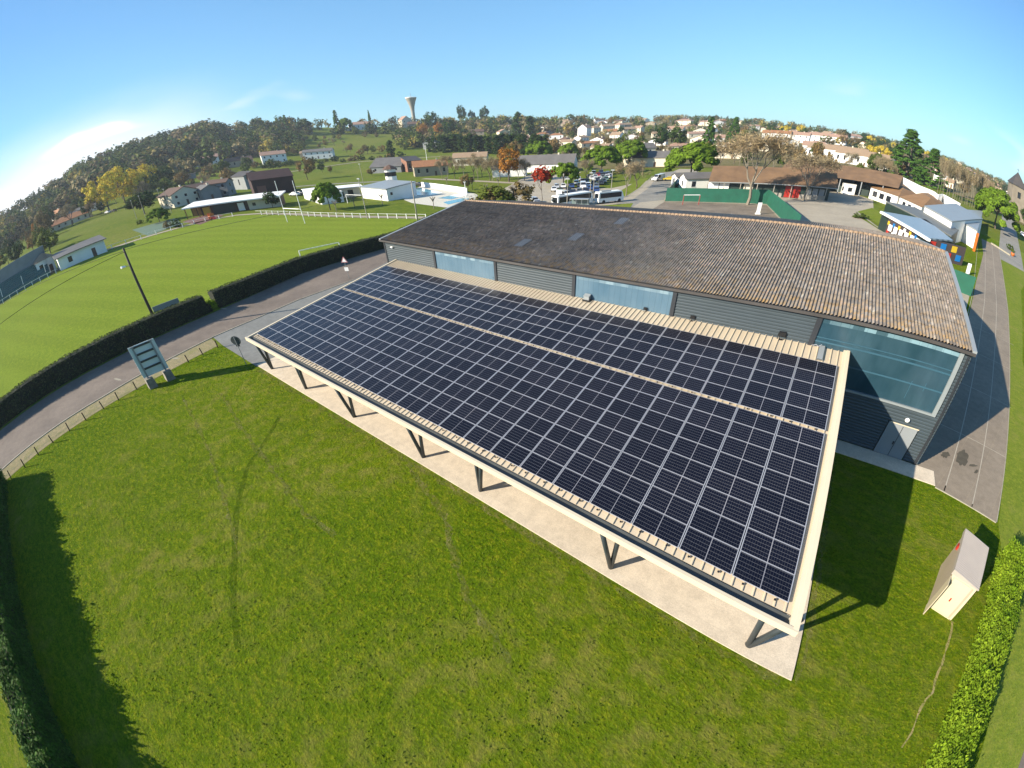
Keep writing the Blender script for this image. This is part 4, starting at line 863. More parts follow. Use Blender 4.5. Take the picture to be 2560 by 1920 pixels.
def proto(key, name, cat, mtrunk, kind=None, mleaf=None, n=1200, size=.03, seed=1, rx=.4, z0=.3, trunk=.36, r0=.02, depth=2, spread=.7, twigs=0):
    r = empty(name, (0, 0, -500)); r['category'] = cat; r['label'] = 'x'
    mb, ends = branches(seed, depth, spread, trunk, r0)
    zm = max([e[0].z for e in ends]); f = (.9 / zm) if twigs else min(1.0, .92 / zm); mb.v = [(a * f, b * f, c * f) for a, b, c in mb.v]
    mb.build('trunk', mtrunk, r)
    if twigs:
        rg = np.random.default_rng(seed); E_ = np.array([list(e[0] * f) for e in ends if e[2] >= depth - 1]); k = rg.integers(0, len(E_), twigs); c = E_[k] + rg.normal(0, .036, (twigs, 3)); d = rg.normal(0, 1, (twigs, 3)); d[:, 2] += .8
        c[:, 2] = np.maximum(c[:, 2], .2); V, F = quads(c, d, size, rg, 0, .10); link('crown', npmesh('crown', V, F, mleaf), r)
    if kind:
        V, F = crown(kind, n, size, seed, rx, z0); link('crown', npmesh('crown', V, F, mleaf), r)
    r.hide_render = False; PROTO[key] = reg(r); return r
T_ = MT
proto('umb', 'umbrella_pine', 'tree', T_['bark'], 'umbrella', T_['l_pine'], 12000, .035, 3, .50, .27, .42, .024, 2, .9)
proto('umb2', 'umbrella_pine', 'tree', T_['bark'], 'umbrella', T_['l_pine'], 11000, .036, 8, .52, .24, .36, .026, 2, .9)
proto('con', 'cedar_tree', 'tree', T_['bark'], 'conifer', T_['l_con'], 11000, .019, 4, .42, .06, .9, .018, 0)
proto('spr', 'spruce_tree', 'tree', T_['bark'], 'conifer', T_['l_con'], 1500, .040, 14, .24, .05, .9, .014, 0)
proto('col', 'cypress_tree', 'tree', T_['bark'], 'column', T_['l_dark'], 900, .04, 5, .15, .04, .2, .014, 0)
proto('evg', 'evergreen_tree', 'tree', T_['bark'], 'round', T_['l_dark'], 1500, .042, 6, .40, .22, .3, .024, 1)
proto('evg2', 'evergreen_tree', 'tree', T_['bark'], 'round', T_['l_mid'], 1500, .042, 16, .46, .2, .3, .024, 1)
proto('rus', 'russet_tree', 'tree', T_['bark'], 'round', T_['l_bro'], 1300, .036, 7, .42, .22, .3, .022, 3, twigs=500)
proto('yel', 'yellow_tree', 'tree', T_['bark'], 'round', T_['l_yel'], 2600, .030, 9, .50, .14, .3, .022, 2)
proto('ora', 'autumn_tree', 'tree', T_['bark'], 'round', T_['l_ora'], 1600, .028, 10, .38, .3, .28, .022, 3, twigs=400)
proto('red', 'red_maple', 'tree', T_['bark'], 'round', T_['l_red'], 500, .04, 11, .22, .62, .5, .012, 2)
proto('bare', 'bare_tree', 'tree', T_['barkl'], None, T_['twig'], 0, .030, 12, depth=5, trunk=.26, spread=.62, r0=.018, twigs=3400)
proto('bare2', 'bare_tree', 'tree', T_['bark'], None, T_['twig'], 0, .032, 22, depth=5, trunk=.22, spread=.75, r0=.018, twigs=3600)
proto('bush', 'shrub', 'shrub', T_['bark'], 'bush', T_['l_mid'], 700, .07, 13, .6, .0, .3, .03, 1)
proto('bushd', 'shrub', 'shrub', T_['bark'], 'bush', T_['l_dark'], 700, .07, 23, .55, .0, .3, .03, 1)
proto('bushb', 'shrub', 'shrub', T_['bark'], 'bush', T_['l_bro'], 700, .06, 24, .6, .0, .3, .03, 2, twigs=200)
def pollard():
    r = empty('pollarded_tree', (0, 0, -500)); r['category'] = 'tree'; r['label'] = 'x'; mb = MB(); mb.tube([(0, 0, 0), (.01, 0, .62)], .035, .03, 7)
    for k in range(5):
        a = k * 1.256; mb.tube([(0, 0, .58), (.1 * math.cos(a), .1 * math.sin(a), .78), (.24 * math.cos(a), .24 * math.sin(a), .95)], .024, .03, 5)
    mb.build('trunk', T_['barkl'], r); PROTO['pol'] = reg(r)
pollard()
TREES = []; used = set()
def tree(key, p, h, label, group=None, rz=None, wide=1.0, sink=.15):
    pr = PROTO[key]; rz = R.uniform(0, 6.28) if rz is None else rz; sc_ = (h * wide, h * wide, h); loc = (p[0], p[1], float(terr(p[0], p[1])) - sink)
    if key not in used:
        used.add(key); o = pr; o.location = loc; o.rotation_euler = (0, 0, rz); o.scale = sc_; o['label'] = label
        if group: o['group'] = group
    else:
        o = dup(pr, loc, rz, sc_, label, group)
        if not group and 'group' in o: del o['group']
    TREES.append((p[0], p[1])); return o
# individually recognisable trees: (kind, base u, base v, height m, label, width factor)
big = [
 ('umb', 1722, 454, 12.8, 'big round umbrella pine beside the street behind the green fence', 1.25),
 ('umb2', 1500, 434, 11.5, 'umbrella pine over the rear rows of the car park', 1.35),
 ('umb', 1570, 418, 12.5, 'umbrella pine behind the bare trees of the car park', 1.3),
 ('umb2', 1347, 402, 12, 'umbrella pine behind the ridge of the long grey roof, left one', 1.35),
 ('umb', 1420, 400, 10, 'umbrella pine behind the right end of the long grey roof', 1.2),
 ('umb2', 1408, 466, 8.0, 'small umbrella pine at the left end of the parked cars', 1.25),
 ('umb2', 2488, 572, 13.5, 'round bright green pine at the corner of the white school wing by the road', 1.15),
 ('con', 2262, 445, 23.3, 'huge dark cedar behind the brown school roofs', 1.35),
 ('con', 2325, 466, 17.3, 'second broad cedar right of the huge one', 1.35),
 ('umb', 826, 526, 8.0, 'leaning dark pine in front of the white pool building', .95),
 ('evg', 683, 520, 5.2, 'round dark holm oak at the end of the clubhouse', 1.1),
 ('umb2', 400, 556, 5.0, 'small flat topped pine by the tennis courts', 1.3),
 ('yel', 275, 527, 22, 'big yellow autumn tree at the foot of the wooded hill, front one', 1.15),
 ('yel', 315, 508, 24, 'yellow autumn tree just behind the front one', 1.0),
 ('yel', 365, 484, 20, 'pale yellow tree left of the white gabled houses', 1.0),
 ('yel', 345, 498, 18, 'olive yellow tree between the yellow ones and the dark pine', 1.0),
 ('evg', 255, 535, 7, 'dark round bush tree at the end of the orange roofed house', .9),
 ('ora', 95, 598, 11, 'orange red autumn tree left of the orange roofed house', .9),
 ('rus', 120, 590, 16, 'tall brown oak towering left of the orange roofed house', .8),
 ('rus', 68, 612, 9, 'brown leafless tree left of the orange one', 1.0),
 ('evg', 25, 640, 11, 'dark tree above the grandstand at the left edge', .9),
 ('evg', 362, 535, 9, 'wide dark cedar behind the tennis courts', 1.7),
 ('rus', 770, 450, 12, 'round brown tree standing alone in the meadow behind the pool', .95),
 ('evg', 806, 431, 6, 'small dark round tree in the meadow behind the pool', .95),
 ('rus', 826, 433, 4.6, 'small brown tree next to the dark one in the meadow', 1.0),
 ('ora', 1272, 455, 12.5, 'bright orange autumn tree in front of the bare avenue', 1.1),
 ('red', 1354, 512, 9, 'thin tree with a bright red crown behind the parked bus', 1.2),
 ('col', 980, 395, 13, 'tall dark poplar clump at the edge of the hill meadow', 1.9),
 ('spr', 848, 335, 27, 'tall ragged spruce on the crest left of the white hilltop house', .9),
 ('umb2', 868, 330, 18, 'broad dark pine on the crest beside the ragged spruce', 1.0),
 ('spr', 720, 330, 20, 'single spruce on the crest of the hill', 1.1),
 ('spr', 928, 320, 22, 'pointed spruce on the crest right of the white hilltop house', .6),
 ('evg', 765, 335, 18, 'dark rounded oaks on the crest between the spruces', 1.3),
 ('evg', 1080, 330, 24, 'dark layered cedar right of the water tower', 1.0),
 ('evg', 1155, 305, 27, 'tallest dark pine on the crest right of the water tower', .7),
 ('evg', 1180, 305, 20, 'dark pine just right of the tallest one', .7),
 ('evg', 1212, 303, 26, 'dark tall pine in front of the sky, last of the crest group', .7),
 ('ora', 1060, 350, 17, 'golden brown tree below the water tower', 1.1),
 ('ora', 1100, 350, 18, 'golden tree left of the dark conifer mass below the crest', 1.0),
 ('evg', 1125, 352, 22, 'big dark tree right of the golden ones', .9),
 ('col', 1295, 345, 26, 'dark cypress group left of the cream houses', 1.6),
 ('col', 1325, 345, 22, 'second dark cypress of the group left of the cream houses', 1.8),
 ('rus', 1170, 475, 5.5, 'low brown thicket tree behind the pool', 1.0),
 ('evg2', 1240, 535, 6.5, 'grey green tangled shrub tree above the roof ridge', 1.5),
 ('bushb', 1280, 528, 6.8, 'wide tangle of brown shrubs above the roof ridge', 1.6),
 ('bushb', 1218, 534, 5.0, 'pale brown shrub left of the tangle above the roof ridge', 1.4),
 ('bushd', 1195, 528, 2.6, 'dark low shrub at the end of the pool deck', 1.3),
 ('spr', 1765, 385, 20, 'blue green spruce among the houses behind the school', 1.0),
 ('con', 1830, 360, 20, 'dark broad conifer above the bare plane trees', .9),
 ('evg', 1690, 375, 15, 'dark tree above the street end', 1.0),
 ('evg', 1655, 372, 14, 'dark bushy tree left of the white two storey house', 1.2),
 ('bare', 1868, 512, 17, 'tall bare plane tree in front of the long brown school roof', 1.35),
 ('bare', 2010, 502, 12, 'bare plane tree by the red school doors', 1.4),
 ('bare2', 2155, 485, 6.0, 'small bare tree by the white container in the school yard', 1.0),
 ('bare2', 1795, 430, 13, 'bare tree behind the umbrella pine', 1.1),
 ('bare', 1565, 490, 9.5, 'bare tree on the grass bank beside the car park exit', 1.1),
 ('bare2', 1590, 470, 8.5, 'second bare tree on the grass bank beside the street', 1.2),
 ('bare', 1465, 460, 8.5, 'bare tree at the edge of the parked cars', 1.0),
 ('bush', 2335, 590, 2.0, 'round grey green bush at the end of the paved strip', 1.3),
 ('bush', 2525, 625, 1.6, 'small green bush beside the orange planter near the road', 1.3),
 ('spr', 2558, 505, 22, 'dark conifer cut by the right edge of the picture', 1.0),
 ('bush', 350, 560, 1.6, 'bright green bush at the left end of the courts', 1.3),
 ('bushb', 422, 570, 2.2, 'yellow brown bush by the pitch railing', 1.2),
 ('bushd', 445, 568, 2.6, 'dark green bush by the pitch railing', 1.0),
 ('rus', 930, 440, 4, 'small red brown bush tree left of the half built house', 1.2),
 ('bush', 2148, 545, 1.2, 'russet shrub in the school yard', 2.2),
]
for k, u, v, h, lb, wf in big: tree(k, at(u, v), h, lb, None, None, wf)
# bare avenue behind the pool, pollards, poplar screens
av = [(1106, 449), (1137, 447), (1160, 447), (1185, 446), (1195, 449), (1225, 452), (1233, 452), (1250, 449), (1296, 452), (1312, 452), (1120, 441), (1205, 443)]
for i, (u, v) in enumerate(av):
    tree(('bare', 'bare2')[i % 2], at(u, v), R.uniform(8.5, 11), 'bare plane tree of the avenue behind the pool, %s from its left end' % ORD[i], 'bare plane trees of the avenue', None, .95)
for i, (u, v) in enumerate([(887, 518), (957, 512), (842, 530), (1085, 522), (1118, 463), (1181, 474), (1216, 486), (1246, 468)]):
    tree('pol', at(u, v), 3.2, 'short pollarded tree around the pool, %s counted from the pitch railing' % ORD[i], 'pollarded trees around the pool')
for i in range(30):
    u = 2345 + i * 4.6 + R.uniform(-3, 3); v = 486 + i * 1.7 + R.uniform(-4, 3); tree('bare', at(u, v), R.uniform(12, 17), 'slim bare poplar in the row behind the white school wing', 'slim bare poplars behind the white school wing', None, .32)
for i in range(26):
    u = 1078 + i * 11.3 + R.uniform(-3, 3); v = 380 + (4 if i > 12 else 0) + R.uniform(-2, 2)
    tree('col', at(u, v), R.uniform(11, 14), 'dark cypress in the long screen behind the bare avenue', 'dark cypress screen behind the avenue', None, 2.0)
# meadow hedgerows and scattered hill trees: (kinds, az range, D range, n, height, label, group)
def scat(kinds, a0, a1, d0, d1, n, h0, h1, label, group, wide=1.0, seed=0, avoid=9):
    r = random.Random(seed); k = 0; tries = 0
    while k < n and tries < n * 20:
        tries += 1; a = rad(r.uniform(a0, a1)); d = r.uniform(d0 ** .5, d1 ** .5) ** 2; x, y = 35 + d * math.cos(a), -10.2 + d * math.sin(a)
        if any((x - q[0]) ** 2 + (y - q[1]) ** 2 < avoid ** 2 for q in KEEP): continue
        tree(r.choice(kinds), (x, y), r.uniform(h0, h1), label, group, None, wide * r.uniform(.8, 1.2)); k += 1
KEEP = []

# ------------------------------------------------------------------ buildings
def facing(p, off=0): return math.atan2(CAM[1] - p[1], CAM[0] - p[0]) + math.pi / 2 + rad(off)     # local -Y looks at the drone's side, turned by off degrees
def house(p, w, d, h, rh, off, wm, rm, label, roof='gable', fl=1, nw=3, name='house', cat='house', group=None, chim=1, ov=.4, door=True, wmat='glassd', sides=True):
    p = Vector((p[0], p[1], float(terr(p[0], p[1])) - .1)); r = tag(empty(name, p, facing(p, off)), label, cat, group); KEEP.append((p[0], p[1]))
    mb = MB(); a, b = w / 2, d / 2; mb.box(-a, a, -b, b, -1.5, h)
    if roof == 'gable': mb.add([(-a, -b, h), (-a, b, h), (-a, 0, h + rh)], [(0, 2, 1)]); mb.add([(a, -b, h), (a, b, h), (a, 0, h + rh)], [(0, 1, 2)])
    if roof == 'gablef': mb.add([(-a, -b, h), (a, -b, h), (0, -b, h + rh)], [(0, 1, 2)]); mb.add([(-a, b, h), (a, b, h), (0, b, h + rh)], [(0, 2, 1)])
    if roof == 'shed': mb.add([(-a, -b, h), (-a, b, h), (-a, b, h + rh)], [(0, 2, 1)]); mb.add([(a, -b, h), (a, b, h), (a, b, h + rh)], [(0, 1, 2)]); mb.add([(-a, b, h), (a, b, h), (a, b, h + rh), (-a, b, h + rh)], [(0, 3, 2, 1)])
    mb.build('wall', MT[wm], r)
    mb = MB(); t = .18
    def slab4(P):
        Q = [(x, y, z + t) for x, y, z in P]; mb.add(list(P) + Q, [(0, 3, 2, 1), (4, 5, 6, 7), (0, 1, 5, 4), (1, 2, 6, 5), (2, 3, 7, 6), (3, 0, 4, 7)])
    if roof == 'gable':
        e = h - rh * ov / b
        slab4([(-a - ov, -b - ov, e), (a + ov, -b - ov, e), (a + ov, 0, h + rh), (-a - ov, 0, h + rh)]); slab4([(a + ov, b + ov, e), (-a - ov, b + ov, e), (-a - ov, .002, h + rh), (a + ov, .002, h + rh)])
    elif roof == 'gablef':
        e = h - rh * ov / a
        slab4([(-a - ov, b + ov, e), (-a - ov, -b - ov, e), (0, -b - ov, h + rh), (0, b + ov, h + rh)]); slab4([(a + ov, -b - ov, e), (a + ov, b + ov, e), (.002, b + ov, h + rh), (.002, -b - ov, h + rh)])
    elif roof == 'hip':
        A, Bq = a + ov, b + ov; q = max(A - Bq, .4); mb.add([(-A, -Bq, h), (A, -Bq, h), (A, Bq, h), (-A, Bq, h), (-q, 0, h + rh), (q, 0, h + rh)], [(0, 1, 5, 4), (1, 2, 5), (2, 3, 4, 5), (3, 0, 4), (3, 2, 1, 0)])
    elif roof == 'shed': slab4([(-a - ov, -b - ov, h), (a + ov, -b - ov, h), (a + ov, b + ov, h + rh), (-a - ov, b + ov, h + rh)])
    else: mb.box(-a - ov, a + ov, -b - ov, b + ov, h, h + .35)
    rf = mb.build('roof', MT[rm], r)
    if chim and roof in ('gable', 'hip', 'gablef'):
        mb = MB(); cxx = a * .45 if roof != 'gablef' else a * .3; mb.box(cxx - .35, cxx + .35, -.3, .3, h + rh * .3, h + rh + .75); mb.build('chimney', MT['cream'], rf)
    fh = h / fl
    for f in range(fl):
        for i in range(nw):
            x = (i + .5) / nw * w - a
            if door and f == 0 and i == nw // 2:
                mb = MB(); mb.box(x - .5, x + .5, -b - .05, -b + .02, .1, 2.2); mb.build('door', MT['dktile'], r); continue
            z = f * fh + fh * .36; mb = MB(); mb.box(x - .55, x + .55, -b - .04, -b + .02, z, z + fh * .42); wn = mb.build('window', MT[wmat], r)
            if dist(p) < 330: mb = MB(); mb.box(x - .66, x + .66, -b - .1, -b - .03, z - .1, z); mb.build('sill', MT['whitep'], wn)
        if sides:
            for s_ in (-1, 1):
                z = f * fh + fh * .36; mb = MB(); x0, x1 = sorted((s_ * a - s_ * .02, s_ * (a + .04))); mb.box(x0, x1, -.5, .5, z, z + fh * .42); mb.build('window', MT[wmat], r)
    return r
# --- valley floor and left hill
house(at(178, 560), 26, 9, 3.2, 2.6, -14, 'cream', 'orange', 'long low house with a bright orange tile roof at the foot of the wooded hill', nw=6)
house(at(150, 556), 8, 8, 5.5, 3.4, 30, 'tanw', 'orange', 'steep orange gable standing at the end of the long orange roofed house', roof='gablef', nw=2)
house(at(205, 536), 22, 8, 3.4, 1.6, -10, 'white', 'greyroof', 'pale low house with a grey roof behind the long orange roofed one', nw=5)
house(at(238, 523), 10, 8, 4.4, 1.8, 15, 'white', 'tan', 'small white house between the orange roofed one and the yellow trees', nw=2)
house(at(515, 412), 24, 9, 5.6, 2.4, -4, 'white', 'pink', 'white two storey house with red roof half hidden on the left hill', nw=5, fl=2)
house(at(600, 415), 22, 9, 4.5, 2.6, 10, 'tanw', 'dktile', 'brown house with a dark roof among the trees, between two white hill houses', nw=5)
house(at(688, 408), 20, 10, 7, 2.6, 5, 'white', 'pink', 'white two storey house at the edge of the meadow on the left hill', nw=4, fl=2)
house(at(800, 396), 26, 11, 5.8, 2.0, -12, 'white', 'greyroof', 'wide white house with a shallow grey roof above the long meadow', nw=5, fl=2)
house(at(770, 392), 12, 8, 3.5, 1.6, -12, 'tanw', 'tan', 'small tan annex left of the wide white house', nw=2)
house(at(906, 323), 36, 14, 6.0, 3.4, 5, 'white', 'pink', 'big white house with an orange roof on the crest of the hill', roof='hip', nw=7)
house(at(868, 326), 14, 6, 3, .5, 5, 'white', 'pink', 'long white garden wall building left of the big hilltop house', roof='flat', nw=2, chim=0)
house(at(1014, 318), 16, 12, 9, 5, 30, 'cream', 'pink', 'pinkish gabled house at the foot of the water tower', roof='gablef', nw=2, fl=2)
house(at(1036, 322), 18, 12, 6, 3, 0, 'tanw', 'dktile', 'grey brown house right of the water tower foot', nw=3)
house(at(330, 385), 12, 8, 5, 2, 0, 'cream', 'tan', 'small pale house deep in the wooded left hill', nw=2)
house(at(430, 428), 16, 8, 4, 1.5, 0, 'greyw', 'tan', 'grey house half hidden by bushes left of the meadow', nw=3)
house(at(470, 447), 12, 7, 3, .8, 0, 'greyw', 'greyroof', 'low grey shed under the trees at the meadow corner', roof='flat', nw=1, chim=0)
house(at(455, 512), 13, 10, 5.0, 2.2, 32, 'cream', 'dktile', 'cream gabled house with a long dark roof behind the clubhouse', roof='gablef', nw=3, fl=2)
house(at(497, 500), 17, 9, 5.2, 1.6, 18, 'cream', 'dktile', 'dark roofed middle wing of the cream houses behind the clubhouse', nw=4, fl=1, door=False)
house(at(524, 499), 8, 7, 4.6, 1.5, 26, 'greyw', 'greyroof', 'grey gabled carport with a dark opening behind the clubhouse', roof='gablef', nw=1, fl=1)
house(at(556, 490), 10, 8, 5.8, 1.3, -24, 'greyw', 'dktile', 'tall grey walled house end, rightmost of the houses behind the clubhouse', nw=3, fl=2)
house(at(627, 470), 10, 12, 6.2, 1.8, 28, 'greyw', 'slate', 'grey wooden barn left of the dark red barn', roof='gablef', nw=1, fl=1, chim=0)
b_ = house(at(686, 482), 16, 14, 6.2, 2.6, 6, 'redbarn', 'redbarn', 'big dark red barn with a pinkish sliding door', roof='gable', nw=0, name='barn', cat='barn', chim=0, sides=False)
mb = MB(); mb.box(-6.6, -3.2, -7.1, -7.0, .1, 3.8); mb.build('barn_door', MT['barnd'], b_)
b_ = house(at(975, 430), 19, 12, 3.2, 4.2, -22, 'greyw', 'greyroof', 'unfinished house with a steep grey roof slab in the meadow', roof='shed', nw=3, chim=0)
house(at(1032, 428), 9, 10, 5.6, 2.0, 18, 'brick', 'slate', 'bare brick gable end of the unfinished house', roof='shed', nw=3, chim=0, door=False)
house(at(1078, 438), 17, 9, 4.4, 2.4, 6, 'tanw', 'orange', 'small house with an orange roof at the start of the bare avenue', nw=4)
house(at(1080, 372), 15, 8, 5, 4.0, -25, 'greyw', 'metalroof', 'white framed blue grey gable among trees below the water tower', roof='gablef', nw=2)
house(at(1178, 412), 22, 9, 4.6, 2.4, -10, 'cream', 'tan', 'yellowish house behind the bare avenue', nw=3)
house(at(1175, 338), 36, 10, 3.6, 2.6, 0, 'tanw', 'dktile', 'long dark roofed house low among the trees below the crest', nw=5)
wh = house(at(1275, 440), 15, 7, 3.4, 2.8, -8, 'white', 'greyroof', 'white walled end of the long grey roofed building beside the car park', nw=1, door=False)
house(at(1362, 428), 30, 11, 3.6, 3.4, -14, 'white', 'greyroof', 'long grey roofed hall left of the car park', nw=0, name='hall', cat='building', chim=1)
# --- clubhouse with deep flat roof
ca, cb_ = at(476, 545), at(703, 516); d = cb_ - ca; LC = math.hypot(d.x, d.y); cl_ = tag(empty('clubhouse', (ca.x, ca.y, 0), math.atan2(d.y, d.x)), 'long low timber clubhouse with a wide white flat roof beside the pitch', 'building'); KEEP.append((ca.x + d.x / 2, ca.y + d.y / 2))
f = LC / 32
mb = MB(); mb.box(4.5 * f, 32 * f, 0, 8, 0, 2.9); mb.box(0, 4.5 * f, 2.6, 8, 0, 2.9); mb.build('wall', MT['rust'], cl_)
mb = MB(); mb.box(21 * f, 32.04 * f, -.05, 0, 0, 2.8); mb.build('pale_wall', MT['cream'], cl_)
mb = MB(); V = [(-.8, -2.4, 3.0), (33 * f, -2.4, 3.0), (33 * f, 9, 3.5), (-.8, 9, 3.5)]; mb.add(V + [(x, y, z + .33) for x, y, z in V], [(0, 3, 2, 1), (4, 5, 6, 7), (0, 1, 5, 4), (1, 2, 6, 5), (2, 3, 7, 6), (3, 0, 4, 7)]); mb.build('roof', MT['white'], cl_)
for x0, x1, m in ((.4, 1.8, 'timber'), (2.3, 3.6, 'timber'), (5.2, 7.6, 'yellowp'), (9.8, 11.6, 'doorw'), (12.4, 14.2, 'doorw'), (17.4, 19.6, 'whitep')):
    mb = MB(); yy = 2.6 if x0 < 4 else 0; mb.box(x0 * f, x1 * f, yy - .06, yy, .1, 2.4); mb.build('door' if m != 'doorw' else 'window', MT[m], cl_)
for x in (0, 4.4, 8.6): mb = MB(); mb.box(x * f - .12, x * f + .12, -2.2, -1.95, 0, 3.05); mb.build('column', MT['timber'], cl_)
for x in (22.5, 27): mb = MB(); mb.box(x * f, x * f + 1, -.1, -.05, 1.1, 2.0); mb.build('window', MT['glassd'], cl_)
mb = MB(); mb.box(8.8 * f, 16.5 * f, -.08, -.0, .0, 2.6); mb.build('blue_panel', MT['darkwall'], cl_)
ps = tag(empty('toddler_slide', (*at(530, 547)[:2], 0)), 'orange play frame in front of the clubhouse', 'play equipment'); mb = MB(); mb.box(-1, 1, -.6, .6, .7, .9); mb.box(-1, -.85, -.6, .6, 0, 1.6); mb.box(.85, 1, -.6, .6, 0, 1.6); mb.build('frame', MT['orangep'], ps)
mb = MB(); mb.add([(1, -.5, .9), (1, .5, .9), (2.6, .5, .1), (2.6, -.5, .1), (1, -.5, .8), (1, .5, .8), (2.6, .5, 0), (2.6, -.5, 0)], [(0, 3, 2, 1), (4, 5, 6, 7), (0, 1, 5, 4), (2, 3, 7, 6)]); mb.build('slide', MT['redp'], ps)
# --- swimming pool
P0, P1, P2 = at(906, 495), at(971, 503), at(1021, 496)
def boxhouse(name, a, b, depth, h, wm, rm, label, cat='building', slope_=0, ov=.25):
    a, b = Vector(a[:2]), Vector(b[:2]); d = (b - a); L_ = d.length; th = math.atan2(d.y, d.x); r = tag(empty(name, (a.x, a.y, float(terr(a.x, a.y))), th), label, cat); KEEP.append((a.x + d.x / 2, a.y + d.y / 2))
    mb = MB(); s_ = slope_; V = [(0, 0, -.5), (L_, 0, -.5), (L_, depth, -.5), (0, depth, -.5), (0, 0, h), (L_, 0, h), (L_, depth, h + s_), (0, depth, h + s_)]
    mb.add(V, [(0, 3, 2, 1), (4, 5, 6, 7), (0, 1, 5, 4), (1, 2, 6, 5), (2, 3, 7, 6), (3, 0, 4, 7)]); mb.build('wall', MT[wm], r)
    mb = MB(); V = [(-ov, -ov, h + .002), (L_ + ov, -ov, h + .002), (L_ + ov, depth + ov, h + s_ + .002), (-ov, depth + ov, h + s_ + .002)]; V += [(x, y, z + .22) for x, y, z in V]
    mb.add(V, [(0, 3, 2, 1), (4, 5, 6, 7), (0, 1, 5, 4), (1, 2, 6, 5), (2, 3, 7, 6), (3, 0, 4, 7)]); mb.build('roof', MT[rm], r); return r, L_
pb, L1 = boxhouse('pool_building', P0, P1, 11, 3.3, 'white', 'metalroof', 'big white pool building with a pale shallow roof', slope_=1.0)
mb = MB(); mb.box(L1 + .0, L1 + .06, 1.2, 2.0, 1.6, 2.4); mb.build('window', MT['glassd'], pb)
q0, q1 = at(762, 497), at(806, 512)
pb2, L2 = boxhouse('pool_building', q0, q1, 7, 3.0, 'white', 'white', 'white left end of the swimming pool building behind the leaning pine', slope_=0)
pb3, L3 = boxhouse('pool_building', at(806, 500), at(903, 490), 8, 3.0, 'cream', 'white', 'recessed cream wing with a white flat roof between the two white pool buildings', ov=1.2)
for t in (.25, .5, .75): mb = MB(); mb.box(L3 * t - .9, L3 * t + .9, -.06, 0, .3, 2.3); mb.build('window', MT['glassd'], pb3)
pt = at(984, 476); tw = tag(empty('lifeguard_tower', pt, .3), 'small white lookout tower with dark windows and a brown pointed roof at the pool', 'tower')
mb = MB(); mb.lathe([(2.1, 0), (2.1, 7.2)], 8); mb.lathe([(0, 7.2), (2.1, 7.2)], 8); mb.build('wall', MT['white'], tw)
mb = MB(); mb.lathe([(2.16, 4.9), (2.16, 6.3)], 8); mb.build('window', MT['glassd'], tw)
mb = MB(); mb.lathe([(2.9, 7.2), (1.6, 8.1), (0, 8.7)], 8); mb.build('roof', MT['dktile'], tw)
sheet('pool_deck', G((1010, 500), (1022, 478), (1060, 463), (1190, 485), (1205, 497), (1120, 520), (1060, 512), (1030, 508)), .05, MT['deck'])
sheet('pool_water', G((1022, 488), (1022, 474), (1052, 470), (1108, 483), (1072, 489)), .09, MT['water'])
sheet('pool_water', G((1094, 496), (1152, 484), (1172, 488), (1128, 499)), .09, MT['water'])
sheet('pool_water', G((1108, 506), (1160, 495), (1180, 498), (1120, 512)), .09, MT['water'])
def wall(name, pts, h, t, m, label, cat='wall'):
    mb = MB()
    for (x0, y0), (x1, y1) in zip(pts, pts[1:]):
        d = Vector((x1 - x0, y1 - y0, 0)).normalized(); nn = Vector((-d.y, d.x, 0)) * t / 2; z0 = float(terr(x0, y0)); z1 = float(terr(x1, y1))
        B0 = [(x0 - nn.x, y0 - nn.y, z0), (x1 - nn.x, y1 - nn.y, z1), (x1 + nn.x, y1 + nn.y, z1), (x0 + nn.x, y0 + nn.y, z0)]
        mb.add(B0 + [(x, y, z + h) for x, y, z in B0], [(0, 1, 5, 4), (1, 2, 6, 5), (2, 3, 7, 6), (3, 0, 4, 7), (4, 5, 6, 7)])
    return tag(mb.build(name, m), label, cat)
wall('pool_wall', G((1055, 467), (1100, 473), (1168, 484)), 1.7, .3, MT['white'], 'low white wall along the back of the swimming pools')
wall('windbreak_fence', G((1663, 503), (1916, 510)), 3.1, .06, MT['greenp'], 'long solid green windbreak fence behind the ball goal', 'fence')
wall('windbreak_fence', G((1916, 510), (1990, 585)), 3.1, .06, MT['greenp'], 'solid green windbreak fence running from the corner towards the hall roof', 'fence')
wall('windbreak_fence', G((1663, 503), (1690, 466)), 2.2, .06, MT['greenp'], 'short dark green fence beside the street left of the goal', 'fence')
wall('windbreak_fence', [(47.0, 59), (55.5, 57.5)], 2.6, .06, MT['greenp'], 'green windbreak fence below the coloured school front near the paved strip', 'fence')
wall('school_low_wall', G((1930, 492), (2050, 498)), .9, .3, MT['concd'], 'low pale wall in front of the brown roofed school')
# --- railings round the pitch: one thing per stretch
def railing(pts, step, label, h=1.05, name='pitch_railing'):
    r = tag(empty(name, (pts[0][0], pts[0][1], 0)), label, 'fence'); mb = MB(); o = Vector((pts[0][0], pts[0][1], 0)); pm_ = MB(); pm_.box(-.07, .07, -.07, .07, 0, h + .08); me = pm_.mesh('post', MT['whitep'])
    for (x0, y0), (x1, y1) in zip(pts, pts[1:]):
        L_ = math.hypot(x1 - x0, y1 - y0); n = max(1, round(L_ / step))
        for i in range(n): t = i / n; q = link('post', me, r); q.location = Vector((x0 + (x1 - x0) * t, y0 + (y1 - y0) * t, 0)) - o
        mb.tube([Vector((x0, y0, h)) - o, Vector((x1, y1, h)) - o], .035, .035, 6)
    mb.build('rail', MT['whitep'], r); return r
railing([(-42, 56.4), (-59.7, 50.4), (-72.4, 47.0), (-87.4, 44.3), (-99.3, 41.5)], 2.6, 'white railing along the pitch below the swimming pool')
railing([(-105.6, 37.2), (-107.2, 30), (-104.7, 20), (-103.2, 8), (-102.8, -3)], 3.6, 'white railing along the far end of the pitch below the clubhouse')
